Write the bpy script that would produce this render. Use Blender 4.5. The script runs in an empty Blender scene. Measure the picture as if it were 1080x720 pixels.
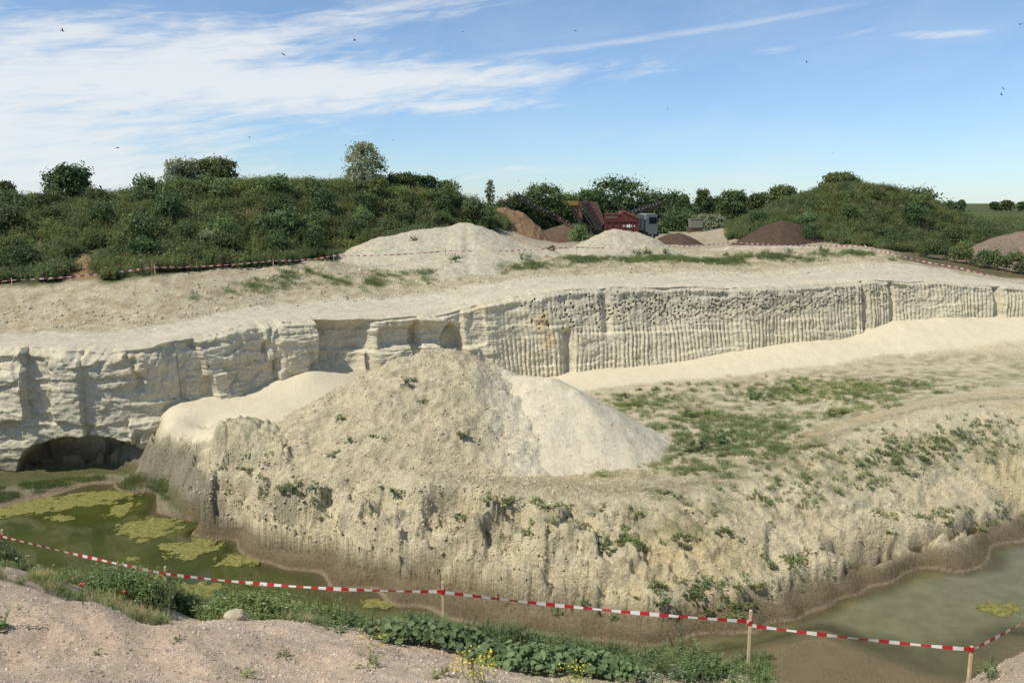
import bpy, bmesh, math, random
import numpy as np
from mathutils import Vector, Matrix

random.seed(11)
RNG = np.random.default_rng(11)
SC = bpy.context.scene
COL = SC.collection
R = math.radians

# ------------------------------------------------------------------ camera
EYE = 13.5                     # eye height above the pond surface (z = 0)
FOC = 870.0                    # focal length in photo pixels (1080 wide)
PITCH = R(9.5)
cam_d = bpy.data.cameras.new("camera")
cam_d.sensor_width = 36.0
cam_d.lens = FOC / 1080.0 * 36.0
cam_d.clip_start = 0.1
cam_d.clip_end = 9000.0
cam = bpy.data.objects.new("camera", cam_d)
cam.location = (0, 0, EYE)
cam.rotation_euler = (R(90) - PITCH, 0, 0)
COL.objects.link(cam)
SC.camera = cam

# ------------------------------------------------------------------ light
SUN_DIR = Vector((-0.72, -0.45, 1.18)).normalized()     # towards the sun
sun_d = bpy.data.lights.new("sun", 'SUN')
sun_d.energy = 4.4
sun_d.angle = R(0.53)
sun_d.color = (1.0, 0.94, 0.80)
sun = bpy.data.objects.new("sun", sun_d)
sun.rotation_euler = (-SUN_DIR).to_track_quat('-Z', 'Y').to_euler()
COL.objects.link(sun)

SC.view_settings.view_transform = 'Standard'
SC.view_settings.look = 'None'
SC.view_settings.exposure = 0.0
SC.view_settings.gamma = 1.0

world = bpy.data.worlds.new("World")
SC.world = world
world.use_nodes = True


def pix_dir(px, py):
    a = (px - 540.0) / FOC
    b = -(py - 360.0) / FOC
    return np.array([a, math.cos(PITCH) + b * math.sin(PITCH), -math.sin(PITCH) + b * math.cos(PITCH)])


def at_z(px, py, z):
    d = pix_dir(px, py)
    t = (z - EYE) / d[2]
    return np.array([d[0] * t, d[1] * t, z])


def at_y(px, py, y):
    d = pix_dir(px, py)
    t = y / d[1]
    return np.array([d[0] * t, y, EYE + d[2] * t])


class NB:
    """tiny node builder"""
    def __init__(s, nt):
        s.nt = nt

    def n(s, typ, **kw):
        nd = s.nt.nodes.new(typ)
        for k, v in kw.items():
            setattr(nd, k, v)
        return nd

    def l(s, a, b):
        s.nt.links.new(a, b)

    def put(s, sock, v):
        if hasattr(v, 'is_output'):
            s.l(v, sock)
        elif v is not None:
            sock.default_value = v

    def m(s, op, a, b=None, c=None, clamp=False):
        nd = s.n('ShaderNodeMath', operation=op)
        nd.use_clamp = clamp
        for i, v in enumerate((a, b, c)):
            if v is not None:
                s.put(nd.inputs[i], v)
        return nd.outputs[0]

    def noise(s, vec, scale, detail=4.0, rough=0.55, dim='3D', dist=0.0):
        nd = s.n('ShaderNodeTexNoise', noise_dimensions=dim)
        s.put(nd.inputs['Vector'], vec)
        nd.inputs['Scale'].default_value = scale
        nd.inputs['Detail'].default_value = detail
        nd.inputs['Roughness'].default_value = rough
        nd.inputs['Distortion'].default_value = dist
        return nd.outputs['Fac']

    def ramp(s, fac, lo, hi, a=0.0, b=1.0, smooth=True):
        nd = s.n('ShaderNodeMapRange')
        if smooth:
            nd.interpolation_type = 'SMOOTHSTEP'
        s.put(nd.inputs[0], fac)
        nd.inputs[1].default_value = lo
        nd.inputs[2].default_value = hi
        nd.inputs[3].default_value = a
        nd.inputs[4].default_value = b
        return nd.outputs[0]

    def mix(s, fac, a, b, blend='MIX'):
        nd = s.n('ShaderNodeMix', data_type='RGBA', blend_type=blend)
        s.put(nd.inputs[0], fac)
        s.put(nd.inputs[6], a)
        s.put(nd.inputs[7], b)
        return nd.outputs[2]


# sky: Nishita light plus high thin cloud, laid out by azimuth and elevation
w = NB(world.node_tree)
for nd in list(world.node_tree.nodes):
    world.node_tree.nodes.remove(nd)
sky = w.n('ShaderNodeTexSky', sky_type='NISHITA')
sky.sun_disc = False
sky.sun_elevation = math.asin(SUN_DIR.z)
sky.sun_rotation = math.atan2(SUN_DIR.x, SUN_DIR.y)
sky.altitude = 60.0
sky.air_density = 1.0
sky.dust_density = 0.15
sky.ozone_density = 3.0
tc = w.n('ShaderNodeTexCoord')
sep = w.n('ShaderNodeSeparateXYZ')
w.l(tc.outputs['Generated'], sep.inputs[0])
AZ = w.m('ARCTAN2', sep.outputs[0], sep.outputs[1])
EL = w.m('ARCSINE', sep.outputs[2])


def azel(px, py):
    d = pix_dir(px, py)
    return math.atan2(d[0], d[1]), math.asin(d[2] / np.linalg.norm(d))


cmb = w.n('ShaderNodeCombineXYZ')
w.l(w.m('MULTIPLY', AZ, 1.0), cmb.inputs[0])
w.l(w.m('ADD', w.m('MULTIPLY', EL, 3.2), w.m('MULTIPLY', AZ, -0.55)), cmb.inputs[1])
n_big = w.noise(cmb.outputs[0], 5.0, 7.0, 0.62, dist=0.3)
cmb2 = w.n('ShaderNodeCombineXYZ')
w.l(AZ, cmb2.inputs[0])
w.l(w.m('ADD', w.m('MULTIPLY', EL, 7.0), w.m('MULTIPLY', AZ, -0.9)), cmb2.inputs[1])
n_fine = w.noise(cmb2.outputs[0], 16.0, 6.0, 0.6, dist=0.6)


def blob(px, py, rx, ry, slope, amp):
    """soft elongated patch of cloud; slope = rise in photo pixels per pixel"""
    a0, e0 = azel(px, py)
    a1, e1 = azel(px + 40, py - 40 * slope)
    th = math.atan2(e1 - e0, a1 - a0)
    da = w.m('SUBTRACT', AZ, a0)
    de = w.m('SUBTRACT', EL, e0)
    u = w.m('ADD', w.m('MULTIPLY', da, math.cos(th) / (rx / FOC)), w.m('MULTIPLY', de, math.sin(th) / (rx / FOC)))
    v = w.m('ADD', w.m('MULTIPLY', da, -math.sin(th) / (ry / FOC)), w.m('MULTIPLY', de, math.cos(th) / (ry / FOC)))
    r2 = w.m('ADD', w.m('MULTIPLY', u, u), w.m('MULTIPLY', v, v))
    return w.m('MULTIPLY', w.m('POWER', 2.718, w.m('MULTIPLY', r2, -1.0)), amp)


bl = None
for args in ((-60, 95, 230, 60, 0.05, 0.68), (60, 150, 240, 45, 0.05, 0.58), (300, 88, 270, 26, 0.02, 0.78),
             (480, 84, 200, 12, 0.04, 0.7), (250, 50, 200, 14, 0.16, 0.45), (470, 112, 130, 7, 0.03, 0.55),
             (50, 195, 300, 40, 0.0, 0.5), (330, 20, 260, 16, 0.12, 0.42), (20, 30, 90, 16, 0.0, 0.5),
             (640, 190, 300, 9, 0.0, 0.28), (520, 182, 120, 6, 0.03, 0.28), (800, 112, 60, 5, 0.0, 0.3),
             (815, 56, 25, 5, 0.15, 0.42), (905, 35, 26, 4, 0.2, 0.42), (1010, 37, 34, 4, 0.1, 0.42),
             (960, 36, 26, 3, 0.08, 0.35), (560, 178, 40, 4, 0.0, 0.3)):
    b_ = blob(*args)
    bl = b_ if bl is None else w.m('ADD', bl, b_)
dens = w.m('ADD', bl, w.m('MULTIPLY', w.m('SUBTRACT', n_big, 0.5), 2.1))
dens = w.m('ADD', dens, w.m('MULTIPLY', w.m('SUBTRACT', n_fine, 0.5), 1.6))
# keep the open blue open: noise only matters where there is some cloud
gate = w.ramp(bl, 0.0, 0.32)
cl = w.m('MULTIPLY', w.ramp(dens, 0.05, 1.35), gate)
# broad thin veil and haze near the horizon
veil = w.m('MULTIPLY', w.ramp(n_big, 0.30, 0.8), 0.20)
# one old contrail
a0, e0 = azel(540, 58)
a1, e1 = azel(920, 2)
th = math.atan2(e1 - e0, a1 - a0)
vv = w.m('ADD', w.m('MULTIPLY', w.m('SUBTRACT', AZ, a0), -math.sin(th)), w.m('MULTIPLY', w.m('SUBTRACT', EL, e0), math.cos(th)))
uu = w.m('ADD', w.m('MULTIPLY', w.m('SUBTRACT', AZ, a0), math.cos(th)), w.m('MULTIPLY', w.m('SUBTRACT', EL, e0), math.sin(th)))
vv = w.m('ADD', vv, w.m('MULTIPLY', w.m('SUBTRACT', n_fine, 0.5), 0.006))
trail = w.ramp(w.m('ABSOLUTE', vv), 0.0, 0.0065, 1.0, 0.0)
trail = w.m('MULTIPLY', trail, w.m('MULTIPLY', w.ramp(uu, -0.12, 0.05), w.ramp(uu, 0.30, 0.44, 1.0, 0.0)))
trail = w.m('MULTIPLY', trail, w.ramp(n_fine, 0.2, 0.7, 0.2, 0.5))
fac = w.m('MAXIMUM', w.m('MAXIMUM', cl, veil), trail)
fac = w.m('MULTIPLY', fac, 0.90, clamp=True)
SKY_STR = 0.122
tint = w.mix(1.0, sky.outputs[0], w.mix(w.ramp(EL, 0.0, .30), (.74, .91, 1.14, 1), (.94, 1.0, 1.06, 1)), 'MULTIPLY')
mixc = w.mix(fac, tint, (6.8, 7.05, 7.25, 1))
bg = w.n('ShaderNodeBackground')
w.l(mixc, bg.inputs[0])
bg.inputs[1].default_value = SKY_STR
wo = w.n('ShaderNodeOutputWorld')
w.l(bg.outputs[0], wo.inputs[0])

# ================================================================== helpers
_perm = RNG.permutation(256)
_perm = np.concatenate([_perm, _perm, _perm]).astype(np.int64)
_g = RNG.normal(size=(256, 3))
_g /= np.linalg.norm(_g, axis=1)[:, None]


def perlin(x, y, z=None):
    x = np.asarray(x, float)
    y = np.asarray(y, float)
    z = np.zeros_like(x) if z is None else np.broadcast_to(np.asarray(z, float), x.shape)
    xi = np.floor(x).astype(np.int64); yi = np.floor(y).astype(np.int64); zi = np.floor(z).astype(np.int64)
    xf = x - xi; yf = y - yi; zf = z - zi
    xi &= 255; yi &= 255; zi &= 255
    u = xf * xf * xf * (xf * (xf * 6 - 15) + 10)
    v = yf * yf * yf * (yf * (yf * 6 - 15) + 10)
    q = zf * zf * zf * (zf * (zf * 6 - 15) + 10)

    def gr(dx, dy, dz):
        h = _perm[_perm[_perm[xi + dx] + yi + dy] + zi + dz]
        g = _g[h]
        return g[..., 0] * (xf - dx) + g[..., 1] * (yf - dy) + g[..., 2] * (zf - dz)
    x00 = gr(0, 0, 0) * (1 - u) + gr(1, 0, 0) * u
    x10 = gr(0, 1, 0) * (1 - u) + gr(1, 1, 0) * u
    x01 = gr(0, 0, 1) * (1 - u) + gr(1, 0, 1) * u
    x11 = gr(0, 1, 1) * (1 - u) + gr(1, 1, 1) * u
    return 1.6 * ((x00 * (1 - v) + x10 * v) * (1 - q) + (x01 * (1 - v) + x11 * v) * q)


def fbm(x, y, z=None, o=4, g=0.5):
    a = 1.0; f = 1.0; t = 0; s = 0
    for k in range(o):
        t = t + a * perlin(x * f + 17.3 * k, y * f - 9.1 * k, None if z is None else z * f)
        s += a; a *= g; f *= 2.03
    return t / s


def ridged(x, y, z=None, o=3):
    a = 1.0; f = 1.0; t = 0; s = 0
    for k in range(o):
        t = t + a * (1 - 2 * np.abs(perlin(x * f + 31.7 * k, y * f + 4.4 * k, z)))
        s += a; a *= 0.5; f *= 2.1
    return t / s


def cells(x, y, seed=0):
    """random value of the nearest jittered cell, and distance to its border"""
    xi = np.floor(x).astype(np.int64); yi = np.floor(y).astype(np.int64)
    d1 = np.full(x.shape, 9.0); d2 = np.full(x.shape, 9.0); v1 = np.zeros(x.shape)
    for dx in (-1, 0, 1):
        for dy in (-1, 0, 1):
            cx_, cy_ = xi + dx, yi + dy
            h = _perm[_perm[(cx_ + seed) & 255] + (cy_ & 255)]
            h2 = _perm[h + 7 & 255]
            d = np.hypot(cx_ + h / 255.0 - x, cy_ + h2 / 255.0 - y)
            near_ = d < d1
            d2 = np.where(near_, d1, np.minimum(d2, d)); v1 = np.where(near_, _perm[h2 + 31 & 255] / 255.0, v1); d1 = np.where(near_, d, d1)
    return v1, d2 - d1


def sstep(a, b, x):
    t = np.clip((np.asarray(x, float) - a) / (b - a), 0, 1)
    return t * t * (3 - 2 * t)


class TPS:
    """smooth surface z(x, y) through scattered survey points"""
    def __init__(s, pts, reg=0.02):
        P = np.array(pts, float)
        s.c = P[:, :2] / 10.0
        n = len(P)
        K = s.k(np.linalg.norm(s.c[:, None] - s.c[None], axis=2)) + reg * np.eye(n)
        A = np.zeros((n + 3, n + 3))
        A[:n, :n] = K
        A[:n, n] = 1; A[:n, n + 1:] = s.c
        A[n, :n] = 1; A[n + 1:, :n] = s.c.T
        s.w = np.linalg.solve(A, np.concatenate([P[:, 2], [0, 0, 0]]))

    @staticmethod
    def k(r):
        return np.sqrt(r * r + .0016)   # linear kernel with rounded tips

    def __call__(s, x, y):
        x = np.asarray(x, float); y = np.asarray(y, float)
        sh = x.shape
        q = np.stack([x.ravel(), y.ravel()], 1) / 10.0
        out = np.empty(len(q))
        n = len(s.c)
        for i in range(0, len(q), 40000):
            b = q[i:i + 40000]
            d2 = (b[:, None, 0] - s.c[None, :, 0]) ** 2 + (b[:, None, 1] - s.c[None, :, 1]) ** 2
            out[i:i + 40000] = s.k(np.sqrt(d2)) @ s.w[:n] + s.w[n] + b @ s.w[n + 1:]
        return out.reshape(sh)


def seg_dist(x, y, poly):
    """distance to a polyline and the interpolated third coordinate there"""
    best = np.full(np.shape(x), 1e9); val = np.zeros(np.shape(x))
    for p, q in zip(poly[:-1], poly[1:]):
        dx, dy = q[0] - p[0], q[1] - p[1]
        L = dx * dx + dy * dy + 1e-12
        t = np.clip(((x - p[0]) * dx + (y - p[1]) * dy) / L, 0, 1)
        d = np.hypot(x - p[0] - t * dx, y - p[1] - t * dy)
        v = p[2] + t * (q[2] - p[2])
        m = d < best
        best = np.where(m, d, best); val = np.where(m, v, val)
    return best, val


def first_hit(px, py, fun, t0, t1, dt):
    d = pix_dir(px, py)
    t = np.arange(t0, t1, dt)
    q = d[None] * t[:, None] + np.array([0, 0, EYE])
    z = fun(q[:, 0], q[:, 1])
    i = np.where(q[:, 2] < z)[0]
    return None if len(i) == 0 else np.array([q[i[0], 0], q[i[0], 1], z[i[0]]])


def link(o):
    COL.objects.link(o)
    return o


def tag(o, label=None, cat=None, group=None, kind=None):
    if label: o['label'] = label
    if cat: o['category'] = cat
    if group: o['group'] = group
    if kind: o['kind'] = kind
    return o


def raw_mesh(name, verts, faces, mat=None, col=None, smooth=True):
    """faces: (n, k) array of one polygon size"""
    verts = np.asarray(verts, np.float32); faces = np.asarray(faces, np.int32)
    me = bpy.data.meshes.new(name)
    n, k = faces.shape
    me.vertices.add(len(verts)); me.vertices.foreach_set('co', verts.ravel())
    me.loops.add(n * k); me.loops.foreach_set('vertex_index', faces.ravel())
    me.polygons.add(n)
    me.polygons.foreach_set('loop_start', np.arange(0, n * k, k, dtype=np.int32))
    me.polygons.foreach_set('use_smooth', np.full(n, smooth, dtype=bool))
    if col is not None:
        at = me.color_attributes.new('Col', 'FLOAT_COLOR', 'POINT')
        c = np.ones((len(verts), 4), np.float32)
        c[:, :3] = np.asarray(col).reshape(-1, 3)
        at.data.foreach_set('color', c.ravel())
    me.update(calc_edges=True)
    if mat: me.materials.append(mat)
    return me


def grid_mesh(name, V, mat, col=None, keep=None, smooth=True):
    nr, nc = V.shape[:2]
    idx = np.arange(nr * nc).reshape(nr, nc)
    f = np.stack([idx[:-1, :-1], idx[:-1, 1:], idx[1:, 1:], idx[1:, :-1]], -1).reshape(-1, 4)
    if keep is not None:
        kk = keep.ravel()
        f = f[kk[f].any(axis=1)]
        used = np.unique(f)
        re = np.full(nr * nc, -1); re[used] = np.arange(len(used))
        f = re[f]
        V2 = V.reshape(-1, 3)[used]
        c2 = None if col is None else np.asarray(col).reshape(-1, 3)[used]
        return raw_mesh(name, V2, f, mat, c2, smooth)
    return raw_mesh(name, V.reshape(-1, 3), f, mat, col, smooth)


def mobj(name, me, parent=None, loc=None):
    o = bpy.data.objects.new(name, me)
    if parent: o.parent = parent
    if loc is not None: o.location = loc
    return link(o)


def empty(name, loc, rz=0.0):
    o = bpy.data.objects.new(name, None)
    o.empty_display_size = 0.3
    o.location = loc; o.rotation_euler = (0, 0, rz)
    return link(o)


# ------------------------------------------------------------------ materials
def new_mat(name):
    m = bpy.data.materials.new(name)
    m.use_nodes = True
    b = NB(m.node_tree)
    bs = m.node_tree.nodes['Principled BSDF']
    return m, b, bs


def ground_mat(name, fine=60.0, fine_amt=0.35, bump=0.5, bdist=0.03, mid=9.0, speck=0.0):
    m, b, bs = new_mat(name)
    at = b.n('ShaderNodeAttribute', attribute_name='Col')
    ge = b.n('ShaderNodeNewGeometry')
    pos = ge.outputs['Position']
    n1 = b.noise(pos, fine, 5, 0.7)
    n2 = b.noise(pos, mid, 5, 0.6)
    n3 = b.noise(pos, 1.3, 4, 0.6)
    v = b.m('ADD', b.ramp(n1, 0.25, 0.75, 1 - fine_amt, 1 + fine_amt), b.ramp(n2, 0.25, 0.75, -0.16, 0.16))
    v = b.m('ADD', v, b.ramp(n3, 0.3, 0.7, -0.07, 0.07))
    if speck:
        n4 = b.noise(pos, 11.0, 3, 0.6)
        n5 = b.noise(pos, .8, 4, 0.6)
        sc_ = b.n('ShaderNodeSeparateColor')
        b.l(at.outputs['Color'], sc_.inputs[0])
        loose = b.ramp(sc_.outputs[0], .555, .605, 1.0, .38)
        v = b.m('SUBTRACT', v, b.m('MULTIPLY', loose, b.m('MULTIPLY', b.ramp(n4, .56, .68), b.ramp(n5, .40, .62, .15 * speck, 1.9 * speck))))
        v = b.m('ADD', 1.0, b.m('MULTIPLY', b.m('SUBTRACT', v, 1.0), loose))
    c = b.n('ShaderNodeVectorMath', operation='SCALE')
    b.l(at.outputs['Color'], c.inputs[0])
    b.l(v, c.inputs['Scale'])
    b.l(c.outputs[0], bs.inputs['Base Color'])
    bs.inputs['Roughness'].default_value = 0.95
    bs.inputs['Specular IOR Level'].default_value = 0.12
    bp = b.n('ShaderNodeBump')
    bp.inputs['Strength'].default_value = bump
    bp.inputs['Distance'].default_value = bdist
    if speck: b.l(b.m('MULTIPLY', loose, bump), bp.inputs['Strength'])
    b.l(b.m('ADD', b.m('MULTIPLY', n1, 0.5), n2), bp.inputs['Height'])
    b.l(bp.outputs[0], bs.inputs['Normal'])
    return m


M_SAND = ground_mat("sand", 20, 0.36, 0.85, 0.11, 7.5, 0.20)
M_CLIFF = ground_mat("cliff_sand", 30, 0.12, 0.35, 0.04, 6.0)
M_GRAVEL = ground_mat("gravel_soil", 55, 0.55, 0.9, 0.03, 12.0)
M_PLAT = ground_mat("plateau_sand", 10, 0.28, 0.6, 0.14, 3.0, 0.12)
M_SMOOTH = ground_mat("loose_sand", 40, 0.10, 0.25, 0.03, 5.0)


def plain(name, col, rough=0.6, metal=0.0, var=0.15, scale=8.0, spec=0.3):
    m, b, bs = new_mat(name)
    ge = b.n('ShaderNodeNewGeometry')
    n1 = b.noise(ge.outputs['Position'], scale, 5, 0.65)
    c = b.mix(b.ramp(n1, 0.3, 0.7), tuple(x * (1 - var) for x in col) + (1,), tuple(min(1, x * (1 + var)) for x in col) + (1,))
    b.l(c, bs.inputs['Base Color'])
    b.l(b.ramp(n1, 0.3, 0.7, rough - 0.08, min(1, rough + 0.08)), bs.inputs['Roughness'])
    bs.inputs['Metallic'].default_value = metal
    bs.inputs['Specular IOR Level'].default_value = spec
    return m


def leaf_mat(name, col, col2, trans=0.35):
    m, b, bs = new_mat(name)
    at = b.n('ShaderNodeAttribute', attribute_name='Col')
    oi = b.n('ShaderNodeObjectInfo')
    sp = b.n('ShaderNodeSeparateColor')
    b.l(at.outputs['Color'], sp.inputs[0])
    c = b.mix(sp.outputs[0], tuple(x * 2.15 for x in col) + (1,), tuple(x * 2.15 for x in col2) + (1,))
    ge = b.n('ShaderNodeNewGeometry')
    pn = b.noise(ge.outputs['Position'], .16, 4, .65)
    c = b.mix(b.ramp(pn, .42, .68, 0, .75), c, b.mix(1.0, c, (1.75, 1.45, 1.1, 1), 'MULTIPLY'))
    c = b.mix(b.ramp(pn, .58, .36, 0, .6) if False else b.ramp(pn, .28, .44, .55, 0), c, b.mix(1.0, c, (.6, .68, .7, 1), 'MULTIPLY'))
    hv = b.n('ShaderNodeHueSaturation')
    hv.inputs['Hue'].default_value = 0.5
    b.l(b.ramp(oi.outputs['Random'], 0, 1, 0.455, 0.505, False), hv.inputs['Hue'])
    hv.inputs['Saturation'].default_value = .86
    b.l(b.ramp(oi.outputs['Random'], 0, 1, 0.8, 1.2, False), hv.inputs['Value'])
    b.l(c, hv.inputs['Color'])
    b.l(hv.outputs[0], bs.inputs['Base Color'])
    bs.inputs['Roughness'].default_value = 0.55
    bs.inputs['Specular IOR Level'].default_value = 0.25
    tr = b.n('ShaderNodeBsdfTranslucent')
    b.l(hv.outputs[0], tr.inputs[0])
    mx = b.n('ShaderNodeMixShader')
    mx.inputs[0].default_value = trans
    b.l(bs.outputs[0], mx.inputs[1]); b.l(tr.outputs[0], mx.inputs[2])
    b.l(mx.outputs[0], m.node_tree.nodes['Material Output'].inputs[0])
    return m


M_LEAF_DARK = leaf_mat("leaf_dark", (0.022, 0.042, 0.014), (0.055, 0.092, 0.026))
M_LEAF_MID = leaf_mat("leaf_mid", (0.034, 0.062, 0.018), (0.085, 0.130, 0.040))
M_LEAF_PALE = leaf_mat("leaf_pale", (0.075, 0.10, 0.055), (0.17, 0.20, 0.12))
M_LEAF_BROAD = leaf_mat("leaf_broad", (0.022, 0.055, 0.016), (0.075, 0.13, 0.045), 0.25)
M_WEED = leaf_mat("weed_leaf", (0.040, 0.075, 0.022), (0.10, 0.145, 0.045))
M_HILLWEED = leaf_mat("nettle_leaf", (0.038, 0.064, 0.018), (0.095, 0.130, 0.040))
M_DRYGRASS = leaf_mat("dry_grass", (0.16, 0.15, 0.07), (0.30, 0.27, 0.14))
M_GRASS = leaf_mat("pit_grass", (0.052, 0.088, 0.026), (0.125, 0.168, 0.058))
M_YELLOW = plain("yellow_petal", (0.72, 0.58, 0.03), 0.6, var=0.1)
M_CREAM = plain("cream_petal", (0.66, 0.64, 0.48), 0.6, var=0.1)
M_POPPY = plain("poppy_petal", (0.62, 0.035, 0.02), 0.6, var=0.1)
M_BARK = plain("bark", (0.10, 0.075, 0.05), 0.9, var=0.3)
M_WOOD = plain("post_wood", (0.58, 0.45, 0.28), 0.8, var=0.2, scale=14)
M_OLDWOOD = plain("weathered_wood", (0.36, 0.31, 0.24), 0.85, var=0.2, scale=14)
M_RED = plain("red_paint", (0.125, 0.032, 0.027), 0.55, var=0.3, scale=2.5)
M_RUST = plain("rusty_steel", (0.125, 0.07, 0.055), 0.7, var=0.35, scale=4)
M_ORANGE = plain("orange_primer", (0.20, 0.075, 0.045), 0.6, var=0.3, scale=4)
M_DARK = plain("dark_steel", (0.035, 0.03, 0.028), 0.6, var=0.3, scale=4)
M_YPAINT = plain("yellow_paint", (0.24, 0.15, 0.035), 0.5, var=0.2, scale=4)
M_GREYP = plain("grey_truck_paint", (0.20, 0.20, 0.17), 0.45, var=0.15, scale=3)
M_PALEP = plain("pale_truck_paint", (0.30, 0.31, 0.28), 0.45, var=0.1, scale=3)
M_WHITEP = plain("white_lettering", (0.72, 0.70, 0.68), 0.6, var=0.1)
M_RUBBER = plain("tyre_rubber", (0.03, 0.03, 0.03), 0.85, var=0.2)
M_CONC = plain("concrete_block", (0.20, 0.195, 0.15), 0.85, var=0.15)
M_BIRD = plain("dark_plumage", (0.025, 0.02, 0.018), 0.7, var=0.2)
M_STONE = plain("pebble_stone", (0.50, 0.41, 0.34), 0.85, var=0.45, scale=1.7)
M_CLOD = plain("sand_clod", (0.48, 0.41, 0.275), 0.95, var=0.25, scale=1.3)
M_GLASS, _b, _bs = new_mat("cab_glass")
_bs.inputs['Base Color'].default_value = (0.02, 0.025, 0.03, 1)
_bs.inputs['Roughness'].default_value = 0.08

# ================================================================== terrain: pit
pit_pts = []


def PZ(lst):
    for px, py, z in lst:
        p = at_z(px, py, z)
        pit_pts.append((p[0], p[1], z))


def PY(store, lst):
    for px, py, y in lst:
        p = at_y(px, py, y)
        store.append(tuple(p))


SHORE = [(-330, 590), (-200, 572), (-90, 553), (0, 537), (60, 522), (120, 513), (145, 520), (165, 540), (205, 560), (250, 578), (300, 600), (350, 622), (420, 640),
         (470, 652), (540, 668), (600, 675), (680, 682), (720, 676), (760, 668), (800, 667), (838, 655), (875, 640), (905, 628),
         (940, 615), (985, 600), (1015, 604), (1035, 598), (1045, 585), (1080, 572), (1160, 552), (1280, 530), (1420, 512)]
PZ([(x, y, 0.0) for x, y in SHORE])
# under water, in front of the shore
PZ([(x, y + 26, -0.55) for x, y in SHORE[::2]])
PZ([(x, y + 70, -1.1) for x, y in SHORE[::3]])
# cave shelf at the foot of the left cliff
PZ([(-330, 560, .25), (-200, 545, .3), (-90, 526, .3), (0, 511, .3), (60, 502, .3), (105, 497, .35), (140, 499, .35), (165, 510, .4), (185, 523, .5)])
# mud toe
PZ([(215, 546, 0.30), (250, 560, 0.30), (300, 584, 0.30), (350, 588, 0.39), (400, 604, 0.39), (450, 612, 0.45), (500, 622, 0.45), (560, 640, 0.45),
    (640, 655, 0.36), (720, 656, 0.30), (800, 642, 0.30), (840, 628, 0.33), (900, 602, 0.36), (960, 584, 0.36), (1030, 562, 0.36), (1080, 545, 0.36), (1200, 520, 0.36), (1350, 500, 0.36)])
# crest of the embankment
PZ([(222, 482, 2.9), (255, 484, 3.0), (300, 486, 2.9), (340, 492, 2.8), (385, 505, 2.8), (440, 520, 2.9), (520, 522, 2.8), (600, 527, 2.7),
    (680, 531, 2.7), (740, 522, 2.7), (790, 508, 2.75), (860, 480, 2.9), (920, 464, 3.1), (970, 448, 3.3), (1020, 440, 3.3), (1080, 434, 3.3), (1200, 425, 3.3), (1350, 415, 3.3)])
# mid face (steeper in the middle, gentler to the right)
PZ([(300, 540, 1.5), (400, 565, 1.5), (500, 575, 1.5), (600, 585, 1.6), (700, 600, 1.5), (800, 580, 1.5), (880, 550, 1.7), (960, 520, 1.7), (1050, 495, 1.8)])
# bench floor
PZ([(330, 470, 2.7), (420, 490, 2.6), (500, 500, 2.55), (600, 505, 2.5), (700, 490, 2.45), (780, 470, 2.45), (850, 440, 2.45), (930, 425, 2.7), (1000, 410, 2.85),
    (1080, 400, 2.95), (700, 450, 2.3), (780, 430, 2.35), (860, 412, 2.5), (660, 420, 2.25), (760, 410, 2.35)])
# foot of the long talus
PZ([(600, 412, 2.2), (660, 408, 2.25), (720, 404, 2.35), (800, 396, 2.5), (880, 388, 2.65), ])
PY(pit_pts, [(960, 377, 56.3), (1020, 370, 57.5), (1080, 366, 58.0), (1200, 366, 57), (1350, 366, 54)])

# talus top against the wall (px, py, Y)
PY(pit_pts, [(570, 402, 52.3), (620, 393, 53.4), (700, 385, 55.2), (760, 376, 56.2), (850, 364, 57.6), (900, 357, 59.2), (950, 344, 60.4), (1000, 337, 61.6), (1080, 339, 62.4), (1200, 346, 61.5), (1350, 352, 58)])
pit_pts += [(-6, 45.5, 2.6), (-2, 49, 2.7), (-9.5, 41.5, 2.5), (-4, 41, 2.3), (3, 43, 2.2), (6, 46, 2.2)]
# left sand slide against the cliff
PY(pit_pts, [(160, 432, 41.0), (200, 416, 42.6), (260, 413, 44.2), (330, 393, 46.2), (352, 408, 45.5), (165, 455, 39.0), (215, 450, 39.3), (270, 440, 40.0), (172, 468, 37.9), (205, 474, 36.6), (300, 438, 40.5)])
pit_pts += [(-60, 30, -1.2), (-45, 25, -1.2), (60, 22, -1.2), (-20, 24, -1.2), (-10, 23, -1.0), (25, 20, -1.2), (10, 21, -.8), (0, 20.5, -.8)]
PIT = TPS(pit_pts, 0.0005)

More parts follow.
